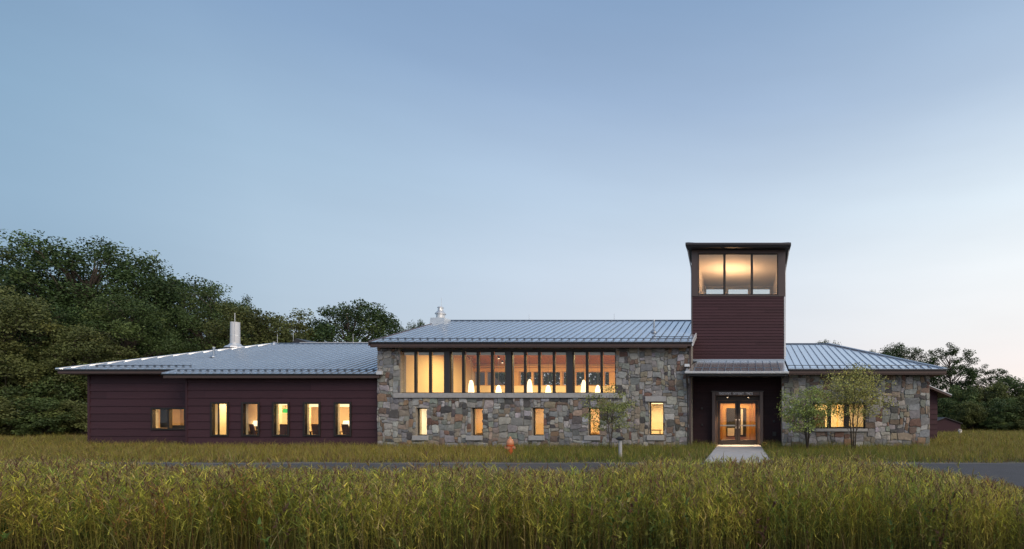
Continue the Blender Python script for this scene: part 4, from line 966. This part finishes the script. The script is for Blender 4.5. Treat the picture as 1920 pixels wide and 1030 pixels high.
# far woodland, one mass behind the single trees
Vv, Ll, Ss, Tt = [], [], [], []; off_ = 0
for (pa, pb, pya, pyb, Y) in ((-120, 470, 560, 640, 56), (430, 600, 610, 650, 56), (1640, 2000, 735, 735, 60), (800, 1240, 655, 655, 58)):
    n_ = int((pb - pa) * 45); px_ = rng.uniform(pa, pb, n_); top = np.interp(px_, (pa, pb), (pya, pyb)) + 12 * np.sin(px_ * .09) + 7 * np.sin(px_ * .23 + 1)
    yy_ = Y + rng.uniform(-2, 3, n_); zt = CAM_H + (780 - top) / 1000 * yy_; c = np.stack([(px_ - 1390) / 1000 * yy_, yy_, zt * rng.uniform(0, 1, n_) ** .8], 1)
    cc = np.array(DK) * np.clip(rng.normal(.9, .3, n_), .3, 1.8)[:, None]
    v, lp, sz_, tt = leaf_quads(c, np.zeros((n_, 3)), .5, cc, rng); Vv.append(v); Ll.append(lp + off_); Ss.append(sz_); Tt.append(tt); off_ += len(v)
o = bpy.data.objects.new('woodland', np_mesh('woodland', np.concatenate(Vv), np.concatenate(Ll), np.concatenate(Ss), np.concatenate(Tt), 'leaf')); C.objects.link(o)
tag(o, 'dark mass of far woodland behind the single trees', 'woodland', kind='stuff')
# young trees before the facade
y1 = gen_tree(31, 2.8, 2.5, .45, 80, 85, .072, (.29, .36, .11), .7, 1.5, .022, .2, .02, multi=5, twigs=6)
y2 = gen_tree(32, 3.8, 3.4, 1.15, 105, 85, .072, (.36, .36, .11), .65, 1.55, .022, .19, .02, multi=5, twigs=6)
y3 = gen_tree(33, 2.85, 2.3, .6, 55, 75, .066, (.22, .26, .085), .7, 1.5, .02, .2, .12, multi=2, twigs=5)
place('young_tree', y1, X(1514, 22.5), 22.5, 'green feathery young tree beside the entrance, left of the lit triple window', rz=.5)
place('young_tree', y2, X(1600, 22.8), 22.8, 'yellowish young tree with thin stems before the lit triple window', rz=2.0)
place('sapling', y3, X(1145, 22.5), 22.5, 'sparse sapling before the fourth low window of the stone wall', rz=1.0)

# ================================================================== GRASS
def strips(P0, dirs, lens, widths, bend, cols, tipc, segs=3):
    """curved tapering blades: base points, horizontal lean directions, lengths, widths, bend; numpy"""
    n_ = len(P0); side = np.stack([-dirs[:, 1], dirs[:, 0], np.zeros(n_)], 1)
    ang = rng.uniform(0, 2 * np.pi, n_); side = np.stack([np.cos(ang), np.sin(ang), np.zeros(n_)], 1)
    rows = []; colr = []
    for k in range(segs + 1):
        t = k / segs
        p = P0 + np.stack([dirs[:, 0] * bend * t ** 2 * lens, dirs[:, 1] * bend * t ** 2 * lens, lens * (t - .38 * bend * t ** 2.5)], 1)
        wv_ = (widths * (1 - t ** 1.6))[:, None]
        cl2 = cols * (1 - t ** 2) + tipc * t ** 2
        if k < segs: rows += [p - side * wv_ * .5, p + side * wv_ * .5]; colr += [cl2, cl2]
        else: rows += [p]; colr += [cl2]
    nv = len(rows); V_ = np.stack(rows, 1).reshape(-1, 3); T_ = np.stack(colr, 1).reshape(-1, 3)
    lp = []; sz_ = []
    for k in range(segs - 1): lp += [2 * k, 2 * k + 1, 2 * k + 3, 2 * k + 2]; sz_.append(4)
    lp += [2 * segs - 2, 2 * segs - 1, 2 * segs]; sz_.append(3)
    LP = (np.arange(n_)[:, None] * nv + np.array(lp)[None]).ravel(); SZ = np.tile(sz_, n_)
    return V_, LP, SZ, T_
def join(parts):
    V_, L_, S_, T_ = [], [], [], []; k = 0
    for v, lp, sz_, t in parts: V_.append(v); L_.append(lp + k); S_.append(sz_); T_.append(t); k += len(v)
    return np.concatenate(V_), np.concatenate(L_), np.concatenate(S_), np.concatenate(T_)
def vnoise(x, y, s_, seed):
    r_ = np.random.default_rng(seed); tot = np.zeros_like(x)
    for k in range(6):
        a = r_.uniform(0, 2 * np.pi); f = r_.uniform(.6, 1.7) / s_; ph = r_.uniform(0, 6.28)
        tot += np.sin((x * np.cos(a) + y * np.sin(a)) * f * 6.28 + ph + 1.5 * np.sin((x * np.sin(a) - y * np.cos(a)) * f * 4 + ph * 2))
    return tot / 6
SP = np.array([(.20, .275, .05), (.47, .46, .07), (.56, .455, .09), (.58, .46, .19), (.22, .12, .06), (.36, .165, .06)])   # green, yellow green, straw yellow, straw, red brown, rust
def species(n_, wts): 
    wts = np.clip(wts, .001, None); cw_ = np.cumsum(wts / wts.sum(1, keepdims=True), 1); u = rng.uniform(0, 1, n_)[:, None]; idx = (u > cw_).sum(1)
    return SP[np.clip(idx, 0, 5)] * np.clip(rng.normal(1, .2, n_), .5, 1.6)[:, None], idx
def scatter(y0, y1, n_, pl=-260, pr=2180):
    y = np.sqrt(rng.uniform(y0 ** 2, y1 ** 2, n_)); px = rng.uniform(pl, pr, n_); return (px - 1390) / 1000 * y, y, px
# --- tall foreground grass
n_ = 31000
x, y, px = scatter(4.7, 8.8, n_)
y += .35 * vnoise(x, y, 1.5, 8); x = (px - 1390) / 1000 * y
skyline = np.interp(px, (-50, 150, 300, 420, 560, 700, 880, 960, 1100, 1200, 1300, 1450, 1600, 1680, 1760, 1850, 1960), (872, 868, 882, 880, 886, 888, 880, 886, 890, 874, 868, 866, 864, 874, 890, 907, 928))
hmax = CAM_H - (skyline - 780) / 1000 * y
hgt = np.clip(np.minimum(hmax, .97 + .06 * vnoise(x, y, 2.0, 5)), .18, None) * np.clip(rng.normal(.93, .11, n_) + .12 * vnoise(x, y, .7, 6), .4, 1.09) * np.where(rng.uniform(0, 1, n_) < .03, 1.1, 1)
keep = hgt > .15; x, y, hgt, px = x[keep], y[keep], hgt[keep], px[keep]; n_ = len(x)
n1 = 1.4 * vnoise(x, y, 1.9, 1); n2 = 1.3 * vnoise(x, y, .9, 2); n3 = 1.5 * vnoise(x, y, 1.6, 3)
W_ = np.stack([1.5 + 2.6 * n1, 2.2 + .8 * n2, .9 - .8 * n1, .35 - .3 * n2, .20 + .9 * n3, .10 + .5 * n2], 1)
col, idx = species(n_, W_)
az = rng.uniform(0, 2 * np.pi, n_); dr = np.stack([np.cos(az), np.sin(az)], 1)
P0 = np.stack([x, y, np.zeros(n_)], 1); lean = rng.uniform(.03, .3, n_) ** 1.0
stemc = np.array([.11, .085, .04]) * rng.uniform(.6, 1.4, n_)[:, None] * .65 + col * .18  # brown culms, darkened at the base to put shade low in the stand
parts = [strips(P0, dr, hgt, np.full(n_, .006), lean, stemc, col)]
TIP = np.array([.56, .47, .14])
for k in range(11):       # leaves along the stem
    t = rng.uniform(.12, 1.0, n_) ** .5
    base_p = P0 + np.stack([dr[:, 0] * lean * t ** 2 * hgt, dr[:, 1] * lean * t ** 2 * hgt, hgt * (t - .38 * lean * t ** 2.5)], 1)
    a = rng.uniform(0, 2 * np.pi, n_); d2 = np.stack([np.cos(a), np.sin(a)], 1); ln = rng.uniform(.04, .12, n_) * np.clip(hgt / .8, .5, 1.1); bd = rng.uniform(.7, 2.3, n_)
    low_ = (np.clip((.72 - t) / .4, 0, 1) * .55)[:, None]; cc = (col * (1 - low_) + np.array([.12, .15, .04]) * low_) * np.clip(rng.normal(1.05, .22, n_), .45, 1.7)[:, None]; tp_ = rng.uniform(0, .45, n_)[:, None]  # low leaves greener, and darker as more of that painted shade
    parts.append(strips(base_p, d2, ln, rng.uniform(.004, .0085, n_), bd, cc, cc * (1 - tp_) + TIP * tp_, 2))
sel = rng.uniform(0, 1, n_) < .45; ns = sel.sum()     # seed heads
top = P0[sel] + np.stack([dr[sel, 0] * lean[sel] * hgt[sel], dr[sel, 1] * lean[sel] * hgt[sel], hgt[sel] * (1 - .38 * lean[sel])], 1)
for k in range(5):
    a = rng.uniform(0, 2 * np.pi, ns); d2 = np.stack([np.cos(a), np.sin(a)], 1)
    hc = np.where(rng.uniform(0, 1, ns)[:, None] < .55, np.array([[.30, .24, .11]]), np.array([[.17, .09, .06]])) * rng.uniform(.7, 1.25, ns)[:, None]
    parts.append(strips(top - np.array([0, 0, 1]) * rng.uniform(0, .07, ns)[:, None], d2, rng.uniform(.04, .11, ns), np.full(ns, .009), rng.uniform(.3, 1.4, ns), hc, hc, 2))
o = bpy.data.objects.new('tall_grass', np_mesh('tall_grass', *join(parts), 'grass')); C.objects.link(o)
tag(o, 'tall yellow green and rust grass filling the foreground', 'grass', kind='stuff')
# --- broad-leaved weeds and long pale stalks scattered among it
n_ = 1800
x, y, px = scatter(4.6, 8.0, n_)
clus = vnoise(x, y, 1.6, 31) > .05; x, y, px = x[clus], y[clus], px[clus]; n_ = len(x)
hgt = np.minimum(CAM_H - (np.interp(px, (-50, 1650, 1960), (882, 880, 930)) - 780) / 1000 * y, .95) * rng.uniform(.45, .98, n_)
wcol = np.array([(.075, .125, .03), (.11, .15, .04), (.13, .075, .05), (.20, .20, .05)])[rng.integers(0, 4, n_)] * rng.uniform(.8, 1.3, n_)[:, None]
az = rng.uniform(0, 2 * np.pi, n_); dr = np.stack([np.cos(az), np.sin(az)], 1); lean = rng.uniform(.05, .35, n_); P0 = np.stack([x, y, np.zeros(n_)], 1)
parts = [strips(P0, dr, hgt, np.full(n_, .009), lean, wcol * .8, wcol)]
for k in range(14):
    t = rng.uniform(.25, 1.0, n_); bp = P0 + np.stack([dr[:, 0] * lean * t ** 2 * hgt, dr[:, 1] * lean * t ** 2 * hgt, hgt * (t - .38 * lean * t ** 2.5)], 1)
    a = rng.uniform(0, 2 * np.pi, n_); d2 = np.stack([np.cos(a), np.sin(a)], 1); cc = wcol * rng.uniform(.75, 1.35, n_)[:, None]
    parts.append(strips(bp, d2, rng.uniform(.05, .10, n_), rng.uniform(.018, .032, n_), rng.uniform(.8, 2.2, n_), cc, cc, 3))
n_ = 140; x, y, px = scatter(4.6, 7.5, n_); az = rng.uniform(0, 2 * np.pi, n_); dr = np.stack([np.cos(az), np.sin(az)], 1); lc = np.array([.42, .38, .17]) * rng.uniform(.7, 1.2, n_)[:, None]
parts.append(strips(np.stack([x, y, np.zeros(n_)], 1), dr, rng.uniform(.7, 1.05, n_), np.full(n_, .009), rng.uniform(.3, 1.5, n_), lc, lc, 6))
o = bpy.data.objects.new('weeds', np_mesh('weeds', *join(parts), 'grass')); C.objects.link(o)
tag(o, 'broad leaved weeds and pale bent stalks among the tall foreground grass', 'weeds', kind='stuff')
# --- verge between road and building
def meadow(name, label, x, y, hb, wd, dark, mixf, blades=1):
    n_ = len(x); n1 = vnoise(x, y, 3.0, 11); n2 = vnoise(x, y, 1.4, 12)
    h_ = hb * np.clip(1 + .35 * n1 + .3 * n2 + .25 * vnoise(x, y, .5, 13), .3, 1.9) * rng.uniform(.4, 1.2, n_)
    col, idx = species(n_, mixf(x, y, n1, n2)); col = col * dark * 1.04
    parts = []
    for k in range(blades):
        az = rng.uniform(0, 2 * np.pi, n_); dr = np.stack([np.cos(az), np.sin(az)], 1)
        P = np.stack([x + rng.normal(0, .04, n_) * (k > 0), y + rng.normal(0, .04, n_) * (k > 0), np.zeros(n_)], 1)
        parts.append(strips(P, dr, h_ * (1 if k == 0 else rng.uniform(.5, .9, n_)), wd * rng.uniform(.6, 1.3, n_), rng.uniform(.15, 1.1, n_), col, col * .6 + TIP * .4 * dark, 2))
    o = bpy.data.objects.new(name, np_mesh(name, *join(parts), 'grass')); C.objects.link(o); tag(o, label, 'grass', kind='stuff')
def mix_verge(x, y, n1, n2):
    pxx = x / y * 1000 + 1390
    gr = np.interp(pxx, (-50, 700, 950, 1000, 1300, 1440, 1680, 1760, 2000), (.3, .3, .4, 5.5, 6.0, 5.5, 4.5, .9, .6))
    return np.stack([gr + .6 * n1, 1.0 + .3 * n2, .8 - .3 * n1, .85 + .3 * n1, .55 + .5 * n2, .22 + .2 * n1], 1)
x, y, px = scatter(ROAD1 + .25, 26.4, 66000)
ok = ~((x > -1.22 + .1 * np.sin(y * 5)) & (x < 1.0 + .1 * np.sin(y * 4 + 1))) & ~((y > YC - .1) & (x > HX0 - .1) & (x < HX1)) & ~((y > YA - .08) & (x > AX0) & (x < HX0)) & ~((y > YB - .08) & (x < AX0) & (x > BX0)) & ~((x > HX1) & (x < TX1) & (y > YT - .1)) & ~((x > TX1 - .2) & (x < GX1) & (y > YR - .1))
x, y = x[ok], y[ok]
edge = np.clip((y - ROAD1) / 1.2, .3, 1)
meadow('verge_grass', 'short grass verge between the road and the building', x, y, .39 * edge, .012, .60, mix_verge, 2)
# --- meadow left and field right, beyond the facade line
x, y, px = scatter(26.2, 40, 24000, pl=-280, pr=175); ok = x < BX0 - .1; meadow('left_meadow', 'meadow grass running to the wood on the left', x[ok], y[ok], .44, .018, .60, mix_verge, 2)
x, y, px = scatter(25.8, 56, 42000, pl=1700, pr=2150); ok = x > np.where(y < 38, GX1 + .2, 8.0); ok &= ~((y > YW - .1) & (y < 37.5) & (x < X(1757.5, YW))) & ~((np.abs(x - shx) < 1.1) & (y > shy) & (y < shy + 2))
meadow('right_field', 'field grass running to the bushes on the right', x[ok], y[ok], .42, .021, .62, mix_verge, 2)
